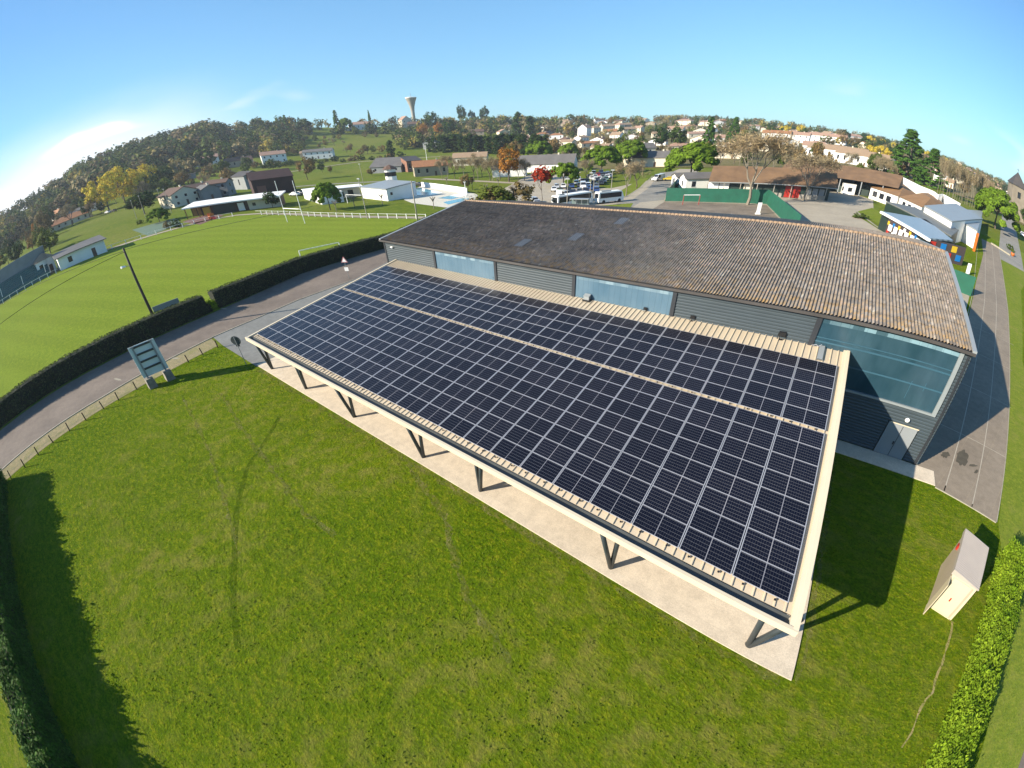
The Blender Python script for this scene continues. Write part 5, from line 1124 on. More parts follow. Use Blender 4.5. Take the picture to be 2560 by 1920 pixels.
railing([(-99, -11), (-98.5, -20), (-98, -34)], 2.4, 'white railing in front of the grandstand')
# --- goals
def goalposts():
    a, b = Vector((-74.7, 38.8, 0)), Vector((-67.6, 39.7, 0)); r = tag(empty('rugby_goal', (a + b) / 2), 'tall white H shaped rugby goal in front of the pool', 'goal'); c = (a + b) / 2
    for p in (a, b): mb = MB(); mb.tube([p - c, p - c + Vector((0, 0, 9.6))], .085, .07, 8); mb.build('upright', MT['whitep'], r)
    mb = MB(); mb.tube([a - c + Vector((0, 0, 3.3)), b - c + Vector((0, 0, 3.3))], .08, .08, 8); mb.build('crossbar', MT['whitep'], r)
goalposts()
def goal(p, rz, w_, h_, label, m='whitep', name='football_goal', dep=1.3):
    r = tag(empty(name, (p[0], p[1], 0.02), rz), label, 'goal')
    for s_ in (-1, 1): mb = MB(); mb.box(s_ * w_ / 2 - .06, s_ * w_ / 2 + .06, -.06, .06, 0, h_); mb.build('post', MT[m], r)
    mb = MB(); mb.box(-w_ / 2, w_ / 2, -.06, .06, h_, h_ + .12); mb.build('crossbar', MT['whitep' if m == 'redp' else m], r)
    for s_ in (-1, 1): mb = MB(); mb.tube([(s_ * w_ / 2, 0, h_), (s_ * w_ / 2, dep * .6, h_), (s_ * w_ / 2, dep, 0), (s_ * w_ / 2, 0, 0)], .02, .02, 5); mb.build('net_frame', MT['metalroof'], r)
    return r
goal((-84.8, 65.9), .12, 7.6, 2.4, 'white football goal between the path and the pool buildings')
goal((-34.0, 24.6), rad(82), 7.0, 1.3, 'low pale training goal lying beyond the road hedge', dep=.6)
g1, g2 = at(1707, 512), at(1745, 512)
goal(((g1.x + g2.x) / 2, (g1.y + g2.y) / 2), math.atan2(g2.y - g1.y, g2.x - g1.x), 3.6, 2.1, 'red and white handball goal in front of the long green fence', m='redp', name='handball_goal')
b_ = tag(empty('bench', (-26.4, -.7, .02), rad(99)), 'pale bench behind the hedge by the lamp pole', 'bench'); mb = MB(); mb.box(-1.6, 1.6, -.35, .35, .45, .5); mb.build('seat', MT['trim'], b_)
for s_ in (-1.3, 1.3): mb = MB(); mb.box(s_ - .05, s_ + .05, -.3, .3, 0, .45); mb.build('leg', MT['trim'], b_)
mb = MB(); mb.box(-1.6, 1.6, .33, .4, .6, 1.3); mb.build('backrest', MT['trim'], b_)
# thin masts
def mast(p, h, label, name='light_mast', r_=.11, head=True, m='concd', group=None):
    r = tag(empty(name, (p[0], p[1], float(terr(p[0], p[1])))), label, 'mast', group); mb = MB(); mb.tube([(0, 0, 0), (0, 0, h)], r_, r_ * .6, 8); mb.build('mast', MT[m], r)
    if head: mb = MB(); mb.box(-.5, .5, -.12, .12, h - .15, h + .1); mb.build('lamp_head', MT['metalroof'], r)
    return r
mast(at(919, 548), 9.0, 'grey mast by the railing right of the rugby goal'); mast(at(365, 545), 8.2, 'leftmost thin mast of the tennis courts'); mast(at(342, 547), 7.0, 'second thin mast of the tennis courts')
mast(at(411, 526), 8.2, 'thin mast left of the clubhouse end'); mast(at(429, 532), 8.6, 'thin mast touching the clubhouse corner'); mast(at(448, 508), 6, 'short mast behind the clubhouse corner')
mast(at(1072, 433), 11.5, 'white pole with a tall narrow sign by the orange roofed house', m='whitep', r_=.16); mast(at(1165, 492), 4.2, 'pale green shower mast on the pool deck', m='whitep', r_=.14)
mast(at(1417, 525), 6.8, 'slim lamp post beside the parked bus'); mast(at(1526, 497), 7.0, 'slim lamp post behind the minibus'); mast(at(1475, 490), 6, 'lamp post between the parked cars'); mast(at(912, 473), 9, 'pale mast on the white pool roof'); mast(at(1482, 500), 5, 'dark lamp post behind the white van')
# --- grandstand and small buildings beside the pitch
st = tag(empty('grandstand', (-101.5, -12.5, 0), 0), 'grandstand with teal seats and a grey shed roof at the left edge', 'grandstand'); KEEP.append((-106, -25))
mb = MB(); mb.box(-.3, 0, -36, 0, 0, 1.2)
for k in range(8): mb.box(-.3 - (k + 1) * .85, -.3 - k * .85, -36, 0, 0, .9 + k * .42)
mb.build('terrace', MT['teal'], st)
mb = MB(); mb.box(-7.6, -7.3, -36, .2, 0, 7.2); mb.add([(-7.5, .01, 0), (0, .01, 0), (0, .01, 1.2), (-7.5, .01, 7.2)], [(0, 1, 2, 3)]); mb.build('wall', MT['greyw'], st)
mb = MB(); mb.add([(1.2, -36.5, 6.6), (1.2, .7, 6.6), (-8, .7, 7.4), (-8, -36.5, 7.4), (1.2, -36.5, 6.8), (1.2, .7, 6.8), (-8, .7, 7.6), (-8, -36.5, 7.6)], [(0, 1, 2, 3), (4, 7, 6, 5), (0, 4, 5, 1), (1, 5, 6, 2), (2, 6, 7, 3), (3, 7, 4, 0)])
for k in range(6):
    mb = MB(); mb.tube([(-.1, -1 - k * 6.8, 0), (-.1, -1 - k * 6.8, 3.4)], .09, .09, 6); mb.build('column', MT['whitep'], st)
h_ = house(at(118, 684), 5.2, 5, 4.0, 1.6, 8, 'white', 'tan', 'small white kiosk with a brown tile roof at the end of the grandstand', roof='hip', nw=2, chim=0)
h_ = house(at(205, 650), 12.5, 6, 3.2, .7, 8, 'white', 'greyroof', 'long white changing hut beside the pitch', roof='shed', nw=2, chim=0, ov=.7)
wall('stand_wall', G((150, 672), (182, 660)), 1.2, .3, MT['white'], 'low white wall between the kiosk and the changing hut')
# --- water tower
wt = at(1034, 300); wt = Vector((*(np.array(CAM[:2]) + 800 * np.array([math.cos(rad(138.8)), math.sin(rad(138.8))])), 0)); wt.z = float(terr(wt.x, wt.y))
tw = tag(empty('water_tower', wt), 'white concrete water tower flaring at the top on the skyline', 'water tower')
H_ = 16.396 + 800 * math.tan(math.asin(ray(1028, 243)[2])) - wt.z
mb = MB(); mb.lathe([(3.4, 0), (2.9, H_ * .35), (3.0, H_ * .5), (4.2, H_ * .68), (6.8, H_ * .85), (9.2, H_ * .965)], 32); mb.build('shaft', MT['concd'], tw, True)
mb = MB(); mb.lathe([(9.2, H_ * .965), (9.4, H_ * .99), (8.6, H_), (0, H_ + .5)], 32); mb.build('tank_rim', MT['white'], tw)
mb = MB(); mb.tube([(0, 0, H_), (0, 0, H_ + 8)], .35, .15, 6); mb.build('antenna', MT['metalroof'], tw)
# --- school
s0, s1 = at(1786, 486), at(2068, 502)
sc_, LS = boxhouse('school_wing', s0, s1, 12, 3.3, 'darkwall', 'brownroof', 'long school wing with a big brown roof and dark green panels behind the green fence', ov=1.3, slope_=0)
sc_.children[1].data.clear_geometry() if False else None
rf = [c for c in sc_.children if c.name.startswith('roof')][0]; bpy.data.objects.remove(rf)
mb = MB(); mb.add([(-2, -1.6, 3.3), (LS + 1.5, -1.6, 3.3), (LS + 1.5, 6, 6.6), (-2, 6, 6.6), (-2, 13.6, 3.3), (LS + 1.5, 13.6, 3.3)], [(0, 1, 2, 3), (3, 2, 5, 4), (0, 3, 4), (1, 5, 2)]); rf = mb.build('roof', MT['brownroof'], sc_)
mb = MB(); mb.box(-1.9, LS + 1.4, -1.62, -1.45, 3.1, 3.3); mb.build('eave_board', MT['metalroof'], rf)
mb = MB(); mb.box(.8, 3.2, -.1, -.02, .1, 3.2); mb.build('white_wall', MT['white'], sc_)
for x0, x1, m in ((-2.0, 0.6, 'white'), (6.8, 9.0, 'cream')): mb = MB(); mb.box(x0, x1, -.2, -.02, 0, 3.1); mb.build('wall_panel', MT[m], sc_)
for k in range(2): mb = MB(); x = LS * .62 + k * 1.9; mb.box(x, x + 1.6, -.1, -.02, .1, 2.9); mb.build('door', MT['redp'], sc_)
for k in range(3): mb = MB(); x = LS * .80 + k * 1.5; mb.box(x, x + 1.2, -.1, -.02, .9, 2.6); mb.build('window', MT['doorw'], sc_)
for xa, xb in ((.53, .60), (.75, .97)): mb = MB(); mb.box(LS * xa, LS * xb, -.12, -.02, 0, 1.05); mb.build('parapet', MT['concd'], sc_)
for k in range(7): mb = MB(); x = 2 + k * (LS - 3) / 6; mb.box(x - .08, x + .08, -1.5, -1.34, 0, 3.2); mb.build('column', MT['concd'], sc_)
mb = MB(); mb.box(6, 22, 13.5, 15, 2.5, 3.6); mb.build('rear_parapet', MT['white'], sc_)
# rear wing with porch
r0, r1 = at(2070, 476), at(2185, 494)
rw, LR = boxhouse('school_wing', r0, r1, 12, 3.0, 'darkwall', 'brownroof', 'rear school wing with a long brown roof and a deep dark porch')
rf = [c for c in rw.children if c.name.startswith('roof')][0]; bpy.data.objects.remove(rf)
mb = MB(); mb.add([(-14, -4.5, 4.1), (LR + 6, -4.5, 4.1), (LR + 6, 6, 7.0), (-14, 6, 7.0), (-14, 15, 4.1), (LR + 6, 15, 4.1)], [(0, 1, 2, 3), (3, 2, 5, 4), (0, 3, 4), (1, 5, 2)]); mb.build('roof', MT['brownroof'], rw)
for k in range(5): mb = MB(); x = -8 + k * (LR + 10) / 4; mb.box(x - .12, x + .12, -4.2, -3.96, 0, 4.1); mb.build('column', MT['doorw'], rw)
mb = MB(); mb.box(-13, -1, 3, 12, 0, 3.6); mb.build('dark_wall', MT['darkwall'], rw)
cn = house(at(2118, 485), 3.0, 2.4, 2.6, 0, 20, 'white', 'white', 'small white container standing in the school yard', roof='flat', nw=1, chim=0, name='container', cat='container', ov=.02, door=False)
house(at(2050, 478), 2.2, 2.2, 2.2, .3, 10, 'greenp', 'white', 'little green play hut in the school yard', roof='flat', nw=1, chim=0, name='play_hut', cat='hut', door=False)
# white wing with brown pyramid roofs along the right
def poly_prism(name, pts, h0, h1, m, parent):
    mb = MB(); n = len(pts); o = parent.location; V = [(x - o.x, y - o.y, h0) for x, y in pts] + [(x - o.x, y - o.y, h1) for x, y in pts]
    mb.add(V, [tuple(range(n - 1, -1, -1)), tuple(range(n, 2 * n))] + [(i, (i + 1) % n, n + (i + 1) % n, n + i) for i in range(n)]); ob = mb.build(name, m, parent); return ob
def block(name, px, h, wm, rm, label, rh=0, ov=.5, cat='building', z=0):
    """building on the ground outline seen in the photograph at px (four corners, front left, front right, back right, back left)"""
    P = [Vector((*at(u, v, z)[:2], 0)) for u, v in px]; c = sum(P, Vector()) / 4; r = tag(empty(name, (c.x, c.y, 0)), label, cat); KEEP.append((c.x, c.y))
    ar = sum(P[i].x * P[(i + 1) % 4].y - P[(i + 1) % 4].x * P[i].y for i in range(4))
    if ar < 0: P = [P[1], P[0], P[3], P[2]]
    poly_prism('wall', [(p.x, p.y) for p in P], 0, h, MT[wm], r)
    Q = [p + (p - c).normalized() * ov for p in P]; mb = MB(); V = [(q.x - c.x, q.y - c.y, h + .002) for q in Q]
    if rh:
        m1 = (V[0][0] + V[3][0]) / 2, (V[0][1] + V[3][1]) / 2; m2 = (V[1][0] + V[2][0]) / 2, (V[1][1] + V[2][1]) / 2
        a = (m1[0] * .75 + m2[0] * .25, m1[1] * .75 + m2[1] * .25, h + rh); b = (m1[0] * .25 + m2[0] * .75, m1[1] * .25 + m2[1] * .75, h + rh)
        mb.add(V + [a, b], [(0, 1, 5, 4), (1, 2, 5), (2, 3, 4, 5), (3, 0, 4), (3, 2, 1, 0)])
    else: mb.add(V + [(x, y, z_ + .25) for x, y, z_ in V], [(3, 2, 1, 0), (4, 5, 6, 7), (0, 1, 5, 4), (1, 2, 6, 5), (2, 3, 7, 6), (3, 0, 4, 7)])
    mb.build('roof', MT[rm], r); return r, P, c
def winds(r, P, c, i, ts, z0, z1, m='glassd', nm='window', w_=.9):
    a, b = P[i], P[(i + 1) % 4]; d = (b - a).normalized(); n = Vector((d.y, -d.x, 0))
    for t in ts:
        q = a + (b - a) * t - c; mb = MB(); V = []
        for o in (.005, .06):
            for s_, zz_ in ((-1, z0), (1, z0), (1, z1), (-1, z1)): V.append(tuple(q + d * (s_ * w_ / 2) + n * o + Vector((0, 0, zz_))))
        mb.add(V, [(4, 5, 6, 7), (0, 1, 5, 4), (1, 2, 6, 5), (2, 3, 7, 6), (3, 0, 4, 7)]); mb.build(nm, MT[m], r)
r_, P_, c_ = block('school_classroom', [(2178, 468), (2246, 491), (2290, 486), (2246, 451)], 3.0, 'white', 'classroof', 'white classroom block with an orange brown hipped roof, left one of two', rh=1.2, ov=.4, z=3.0)
for i in range(4): winds(r_, P_, c_, i, (.2, .45, .7), .9, 2.3, w_=2.0)
r_, P_, c_ = block('school_classroom', [(2250, 492), (2305, 518), (2358, 511), (2330, 483)], 3.0, 'white', 'classroof', 'white classroom block with an orange brown hipped roof, right one of two', rh=1.2, ov=.4, z=3.0)
for i in range(4): winds(r_, P_, c_, i, (.25, .5, .75), .9, 2.3, w_=1.6)
wall('school_end_wall', [tuple(at(u, v, 4.4))[:2] for u, v in ((2244, 438), (2300, 466), (2335, 480), (2345, 488), (2358, 487), (2400, 510))], 4.6, .3, MT['white'], 'tall white zigzag wall behind the classroom roofs')
r_, P_, c_ = block('school_hall', [(2312, 517), (2380, 556), (2456, 549), (2389, 511)], 4.4, 'white', 'metalroof', 'school hall block with a big pale grey flat roof', rh=0, ov=.2, z=4.4)
r_, P_, c_ = block('school_hall', [(2380, 590), (2433, 622), (2452, 558), (2384, 560)], 3.6, 'white', 'metalroof', 'bright white school end wall with an orange stripe at its corner', rh=0, ov=.15, z=0)
q = at(2434, 628) - c_; mb = MB(); mb.box(q.x - .25, q.x + .25, q.y - .25, q.y + .25, 0, 3.7); mb.build('corner_stripe', MT['orangep'], r_)
r_, P_, c_ = block('school_canteen', [(2216, 504), (2378, 590), (2396, 575), (2290, 520)], 3.0, 'darkwall', 'greyflat', 'flat dark grey roofed link between the classrooms and the coloured front', rh=0, ov=.1, z=3.2)
r_, P_, c_ = block('school_canteen', [(2206, 531), (2322, 597), (2380, 602), (2314, 551)], 3.0, 'darkwall', 'striped', 'school canteen with a striped pale blue sheet roof behind the coloured front', rh=0, ov=.25, z=3.1)
mb = MB(); e0, e1 = at(2203, 529, 3.4) - c_, at(2324, 599, 3.4) - c_; mb.tube([(e0.x, e0.y, 3.3), (e1.x, e1.y, 3.3)], .28, .28, 4); mb.build('white_beam', MT['whitep'], r_)
CB = [tuple(at(u, v, z))[:2] for u, v, z in ((2222, 547, 2.9), (2325, 598, 2.9), (2416, 620, 2.9))]
CB = [(x + (35 - x) / math.hypot(35 - x, -10 - y) * .8, y + (-10 - y) / math.hypot(35 - x, -10 - y) * .8) for x, y in CB]
cw = tag(empty('coloured_front', (*CB[0], 0)), 'dark school front covered with white and coloured square panels', 'building'); KEEP.append((45, 75))
o = Vector((*CB[0], 0)); CP = [Vector((*p, 0)) - o for p in CB]
mb = MB()
for a, b in zip(CP, CP[1:]):
    d = (b - a).normalized(); nn = Vector((-d.y, d.x, 0)) * .3; mb.add([tuple(a), tuple(b), tuple(b + nn), tuple(a + nn)] + [tuple(v + Vector((0, 0, 3.0))) for v in (a, b, b + nn, a + nn)], [(0, 1, 5, 4), (1, 2, 6, 5), (2, 3, 7, 6), (3, 0, 4, 7), (4, 5, 6, 7)])
mb.build('wall', mat('dark_brown_wall', (.075, .055, .055), .7, .1, 1), cw)
def tile(a, b, t, z, s_, m, rot=0, nm='coloured_panel'):
    d = (b - a).normalized(); n = Vector((d.y, -d.x, 0)); q = a + (b - a) * t; mb = MB(); V = []
    for o_ in (.02, .09):
        for sx, sz in ((-1, 0), (1, 0), (1, 1), (-1, 1)): V.append(tuple(q + d * sx * s_ / 2 + n * o_ + Vector((0, 0, z + sz * s_))))
    mb.add(V, [(4, 5, 6, 7), (0, 1, 5, 4), (1, 2, 6, 5), (2, 3, 7, 6), (3, 0, 4, 7)]); mb.build(nm, MT[m], cw)
W_ = (CP[1] - CP[0]).length * .135
for i in range(7):
    tile(CP[0], CP[1], .1 + i * .135, 1.15, W_ * .62, 'whitep', nm='white_panel')
    tile(CP[0], CP[1], .035 + i * .135, 2.05, W_ * .36, ('yellowp', 'bluep', 'yellowp', 'whitep')[i % 4]); tile(CP[0], CP[1], .06 + i * .135, .45, W_ * .4, ('redp', 'whitep', 'bluep', 'yellowp')[i % 4])
for i, (t, z, m) in enumerate(((.1, 1.8, 'redp'), (.38, 1.8, 'bluep'), (.68, 1.8, 'yellowp'), (.26, .55, 'yellowp'), (.56, .55, 'redp'), (.84, .55, 'bluep'))): tile(CP[1], CP[2], t, z, 1.0, m)
# long white town blocks
for (u, v, w_, h_, off, rm, lb, fl, nw) in [
 (2092, 398, 34, 5.5, -14, 'tan', 'long white terrace with a grey tan roof behind the school, left one', 1, 9), (2160, 415, 30, 5.5, -20, 'tan', 'long white terrace behind the school, right one beside the cedar', 1, 8),
 (2058, 357, 44, 7, -8, 'pink', 'long white block with red roof above the bare trees', 2, 8), (1992, 356, 22, 7, -8, 'pink', 'white house with a red roof left of the long white block', 2, 4),
 (1938, 352, 26, 7, 0, 'orange', 'white house with a vivid orange roof above the bare plane tree', 2, 4), (2030, 382, 14, 5, 0, 'pink', 'small white house with a pink roof below the long white block', 1, 2),
 (1820, 395, 20, 3.2, -5, 'dktile', 'low cream bungalow behind the long brown school roof', 1, 4), (1590, 390, 20, 4.5, 20, 'greyroof', 'cream gabled house at the end of the street', 1, 3), (1625, 415, 24, 4, -10, 'greyroof', 'low grey roofed house right of the bare trees by the street', 1, 4),
 (1462, 342, 0, 0, 0, 0, 0, 0, 0)]:
    if w_: house(at(u, v), w_, 11, h_, 2.4, off, 'white' if 'white' in lb else 'cream', rm, lb, fl=fl, nw=nw)
house(at(1742, 474), 9, 6, 3.4, 1.2, 20, 'white', 'greyroof', 'small white building under the big umbrella pine', nw=2, chim=0)
house(at(1703, 463), 5, 5, 2.8, .8, 20, 'white', 'greyroof', 'tiny white hut left of the pine trunk', nw=1, chim=0)
# the town on the slope: (u, v, width px, height m, roof kind, wall, roof, floors, label)
town = [
 (1461, 340, 23, 12, 'gablef', 'white', 'pink', 3, 'tall pinkish white house with dark windows, highest in the town centre'),
 (1470, 368, 42, 5, 'gable', 'cream', 'orange', 1, 'house with a bright orange roof below the tall pinkish house'),
 (1356, 345, 28, 6, 'hip', 'white', 'orange', 1, 'white house with an orange hipped roof, left one of a pair'),
 (1390, 348, 34, 6, 'hip', 'white', 'orange', 1, 'white house with an orange hipped roof, right one of a pair'),
 (1354, 325, 26, 6, 'gable', 'white', 'dktile', 2, 'white house with a dark roof above the pair of orange roofed ones'),
 (1486, 328, 14, 6, 'gable', 'white', 'tan', 1, 'narrow white house right of the tall pinkish one'),
 (1517, 328, 30, 8, 'gable', 'cream', 'tan', 2, 'long tan roofed cream house with chimneys left of dark trees'),
 (1412, 303, 32, 9, 'hip', 'tanw', 'tan', 1, 'tan hipped roof house alone on the grassy crest'),
 (1577, 352, 32, 6, 'gablef', 'white', 'pink', 1, 'bright white gabled house above the umbrella pines'),
 (1521, 366, 20, 4, 'gable', 'white', 'tan', 1, 'small white house half hidden below the bright gabled one'),
 (1650, 320, 11, 6, 'hip', 'white', 'tan', 1, 'tiny white house in front of dark trees above the street'),
 (1688, 338, 34, 9, 'gable', 'white', 'pink', 2, 'white two storey house above the street end'),
 (1712, 298, 38, 8, 'hip', 'cream', 'pink', 2, 'wide pink roofed house on the skyline'),
 (1723, 322, 30, 5, 'hip', 'tanw', 'orange', 1, 'yellow orange hipped roof below the skyline house'),
 (1740, 345, 44, 6, 'gable', 'cream', 'pink', 1, 'pale pink roofs left of the blue green spruce'),
 (1757, 357, 24, 7, 'gablef', 'white', 'pink', 1, 'white gable beside the blue green spruce'),
 (1762, 296, 28, 7, 'hip', 'cream', 'pink', 1, 'pink roofed villa on the skyline, right of the wide one'),
 (1790, 300, 24, 8, 'gablef', 'white', 'pink', 1, 'white gabled villa on the skyline'),
 (1818, 318, 20, 5, 'gable', 'white', 'tan', 1, 'small white house above the bare trees'),
 (1375, 368, 30, 5, 'gable', 'cream', 'tan', 1, 'cream house behind the umbrella pines, left one'), (1420, 366, 34, 6, 'gable', 'cream', 'tan', 1, 'cream house behind the umbrella pines, right one'),
 (1545, 385, 22, 4, 'gable', 'white', 'tan', 1, 'small pale house between two umbrella pines'),
 (2130, 333, 36, 9, 'gable', 'white', 'pink', 2, 'big white house on the skyline left of the cedar'), (1988, 308, 20, 5, 'hip', 'white', 'tan', 1, 'small white house by the twin conifers on the skyline'),
 (2070, 335, 16, 5, 'gable', 'white', 'tan', 1, 'tiny white house low on the skyline slope'), (1850, 310, 22, 6, 'hip', 'cream', 'tan', 1, 'cream house on the skyline slope left of the dark pine clump'),
 (1885, 305, 22, 6, 'gable', 'white', 'pink', 1, 'pink roofed house on the skyline right of the dark pine clump'), (1920, 318, 20, 5, 'hip', 'tanw', 'tan', 1, 'tan roofed bungalow under the skyline right of the bare tree'),
 (1640, 345, 20, 6, 'gable', 'cream', 'tan', 1, 'cream house hidden left of the two storey white house'), (1565, 320, 20, 6, 'gable', 'tanw', 'tan', 1, 'tan house among trees above the bright gabled house'),
 (2350, 455, 26, 9, 'gable', 'white', 'tan', 2, 'pale tall house between the second cedar and the bare poplars'), (2375, 470, 18, 6, 'gable', 'cream', 'tan', 1, 'cream house behind the bare poplars'),
 (2432, 462, 34, 6, 'gable', 'cream', 'pink', 1, 'pink roofed barn like house in the right hand village'), (2455, 458, 30, 7, 'gable', 'white', 'dktile', 1, 'white walled house with a dark roof in the right hand village'),
 (2425, 438, 24, 6, 'gable', 'white', 'pink', 1, 'small white house at the top of the right hand village'), (2448, 445, 22, 5, 'gable', 'white', 'pink', 1, 'second small house at the top of the right hand village'),
 (2480, 470, 28, 7, 'gable', 'cream', 'pink', 1, 'cream house at the right end of the village'), (2470, 455, 20, 6, 'hip', 'tanw', 'tan', 1, 'tan house behind the dark roofed white one'),
 (2400, 460, 20, 6, 'gable', 'cream', 'tan', 1, 'cream house at the left end of the right hand village'), (2495, 485, 26, 6, 'gable', 'cream', 'tan', 1, 'tan roofed house left of the church'),
 (1175, 300, 18, 6, 'gable', 'tanw', 'tan', 1, 'tan house behind the dark pines of the crest'), (1262, 325, 24, 6, 'gable', 'cream', 'pink', 1, 'pinkish house right of the dark hedge mass'), (1240, 300, 16, 6, 'gable', 'cream', 'tan', 1, 'pale house on the crest right of the pines'),
]
for (u, v, wp, h_, rk, wm, rm, fl, lb) in town:
    p = at(u, v); D = dist(p); w_ = wp * D * .00094; h_ = min(h_, h_ * (.6 + D / 1500)); off = R.uniform(-35, 35)
    house(p, w_, w_ * (.62 if rk != 'gablef' else 1.0), h_ * .72, h_ * .30, off, wm, rm, lb, roof=rk, fl=fl, nw=3 if w_ > 14 else 2, group='houses of the town')
r_t = random.Random(77)
XT = []
for (a0, a1, d0, d1, n_) in ((87, 121, 330, 860, 58), (67, 84, 420, 1050, 24), (121, 131, 420, 700, 8)):
    k = 0; tr = 0
    while k < n_ and tr < 900:
        tr += 1; a_ = rad(r_t.uniform(a0, a1)); d_ = r_t.uniform(d0, d1); x, y = 35 + d_ * math.cos(a_), -10.2 + d_ * math.sin(a_)
        if any((x - q[0]) ** 2 + (y - q[1]) ** 2 < 27 ** 2 for q in KEEP): continue
        wm, rm = r_t.choice(['white', 'white', 'cream', 'cream', 'tanw']), r_t.choice(['pink', 'tan', 'orange', 'pink', 'tan', 'dktile']); fl_ = r_t.choice([1, 1, 2])
        h_o = house((x, y), r_t.uniform(10, 17), r_t.uniform(8, 10), 2.9 * fl_, r_t.uniform(1.6, 2.6), r_t.uniform(-60, 60), wm, rm, 'x', roof=r_t.choice(['gable', 'gable', 'hip', 'gablef']), fl=fl_, nw=3, group='houses of the far town', sides=False)
        h_o['label'] = 'y'; XT.append((h_o, '%s%s house with %s roof' % ('two storey ' if fl_ == 2 else 'low ', {'white': 'white', 'cream': 'cream', 'tanw': 'tan'}[wm], {'pink': 'a pinkish', 'tan': 'a tan', 'orange': 'an orange', 'dktile': 'a dark'}[rm]))); k += 1
# church
ch = tag(empty('church', at(2535, 545), facing(at(2535, 545), 20)), 'grey stone church tower with a dark pointed roof at the right edge', 'church'); KEEP.append(tuple(ch.location)[:2])
mb = MB(); mb.box(-4.5, 4.5, -4.5, 4.5, 0, 16); mb.box(4.5, 22, -5.5, 5.5, 0, 9); mb.build('wall', MT['stone'], ch)
mb = MB(); mb.add([(-5, -5, 16), (5, -5, 16), (5, 5, 16), (-5, 5, 16), (0, 0, 23)], [(0, 1, 4), (1, 2, 4), (2, 3, 4), (3, 0, 4), (3, 2, 1, 0)]); mb.add([(4.5, -6, 9), (22.5, -6, 9), (22.5, 0, 14), (4.5, 0, 14), (4.5, 6, 9), (22.5, 6, 9)], [(0, 1, 2, 3), (3, 2, 5, 4)]); mb.build('roof', MT['slate'], ch)
for z in (10.5,): mb = MB(); mb.box(-1, 1, -4.6, -4.5, z, z + 3); mb.build('window', MT['glassd'], ch)
mb = MB(); mb.tube([(0, 0, 23), (0, 0, 25)], .12, .05, 5); mb.box(-.6, .6, -.08, .08, 24, 24.2); mb.build('cross', MT['blackp'], ch)

# ------------------------------------------------------------------ vehicles
def car_mesh(L_=4.2, W_=1.72, H_=1.45, kind='car'):
    r = empty('parked_car' if kind == 'car' else 'parked_van', (0, 0, -500)); r['label'] = 'x'; r['category'] = 'car' if kind == 'car' else 'van'
    if kind == 'car': prof = [(-L_ / 2, .45), (-L_ / 2 + .05, .85), (-L_ * .28, .95), (-L_ * .14, H_ - .05), (L_ * .18, H_), (L_ * .42, .98), (L_ / 2, .9), (L_ / 2, .42)]; gl = (3, 4)
    else: prof = [(-L_ / 2, .45), (-L_ / 2 + .05, .95), (-L_ * .33, 1.2), (-L_ * .22, H_ - .1), (L_ * .45, H_), (L_ / 2, H_ - .15), (L_ / 2, .42)]
    mb = MB(); n = len(prof); V = []
    for s_ in (-1, 1):
        for x, z in prof: V.append((x, s_ * W_ / 2 * (1 if z < 1.0 else .84), z))
    mb.add(V, [tuple(range(n)), tuple(range(2 * n - 1, n - 1, -1))] + [(i, n + i, n + (i + 1) % n, (i + 1) % n) for i in range(n)]); b = mb.build('body', MT['car'], r); b['_paint'] = 1
    for s_ in (-1, 1):
        mb = MB(); x0, x1 = (-L_ * .20, L_ * .28) if kind == 'car' else (-L_ * .27, -L_ * .02); y = s_ * (W_ / 2 * .93 + .005); mb.box(x0, x1, min(y, y + s_ * .02), max(y, y + s_ * .02), .99, H_ - .14); mb.build('side_window', MT['glassd'], r)
    mb = MB(); x = -L_ * .21 if kind == 'car' else -L_ * .285; mb.add([(x - .30, -W_ * .40, .98), (x - .30, W_ * .40, .98), (x + .13, W_ * .36, H_ - .10), (x + .13, -W_ * .36, H_ - .10)], [(0, 1, 2, 3)]); mb.build('windscreen', MT['glassd'], r)
    mb = MB(); mb.add([(L_ * .42 + .0, -W_ * .38, 1.02), (L_ * .42, W_ * .38, 1.02), (L_ * .22, W_ * .34, H_ - .02), (L_ * .22, -W_ * .34, H_ - .02)], [(3, 2, 1, 0)]) if kind == 'car' else mb.box(L_ / 2, L_ / 2 + .01, -W_ * .34, W_ * .34, 1.15, H_ - .35); mb.build('rear_window', MT['glassd'], r)
    for sx in (-.31, .30):
        for s_ in (-1, 1): mb = MB(); mb.tube([(L_ * sx, s_ * (W_ / 2 - .2), .32), (L_ * sx, s_ * (W_ / 2 + .02), .32)], .32, .32, 14); mb.build('wheel', MT['black'], r)
    return reg(r)
carp = car_mesh(); vanp = car_mesh(5.2, 1.95, 2.1, 'van'); carused = []
def car(u, v, rot, colr, label, pr=None, group='cars in the car park'):
    pr = pr or carp; p = at(u, v)
    if pr not in carused:
        carused.append(pr); o = pr; o.location = (p.x, p.y, p.z + .04); o.rotation_euler = (0, 0, rot); o['label'] = label; o['group'] = group
        for c, _ in KIDS[pr.name]:
            if c.get('_paint'): c.color = (*colr, 1)
    else: o = dup(pr, (p.x, p.y, p.z + .04), rot, None, label, group, colr)
    return o
Wc, Bk, Gy, Sv, Bl, Rd, Gn, DkB = (.75, .75, .75), (.03, .03, .035), (.16, .17, .19), (.48, .50, .53), (.03, .06, .18), (.35, .03, .03), (.16, .26, .22), (.02, .03, .07)
car(1335, 507, 2.6, Sv, 'silver car alone at the left, beside the brown shrubs'); car(1385, 478, 2.1, Wc, 'white car at the left end of the front row'); car(1408, 470, 2.1, Wc, 'second white car of the front row'); car(1421, 481, 2.1, Bk, 'dark car behind the white van'); car(1440, 462, 2.1, Wc, 'white car in the middle row under the small pine')
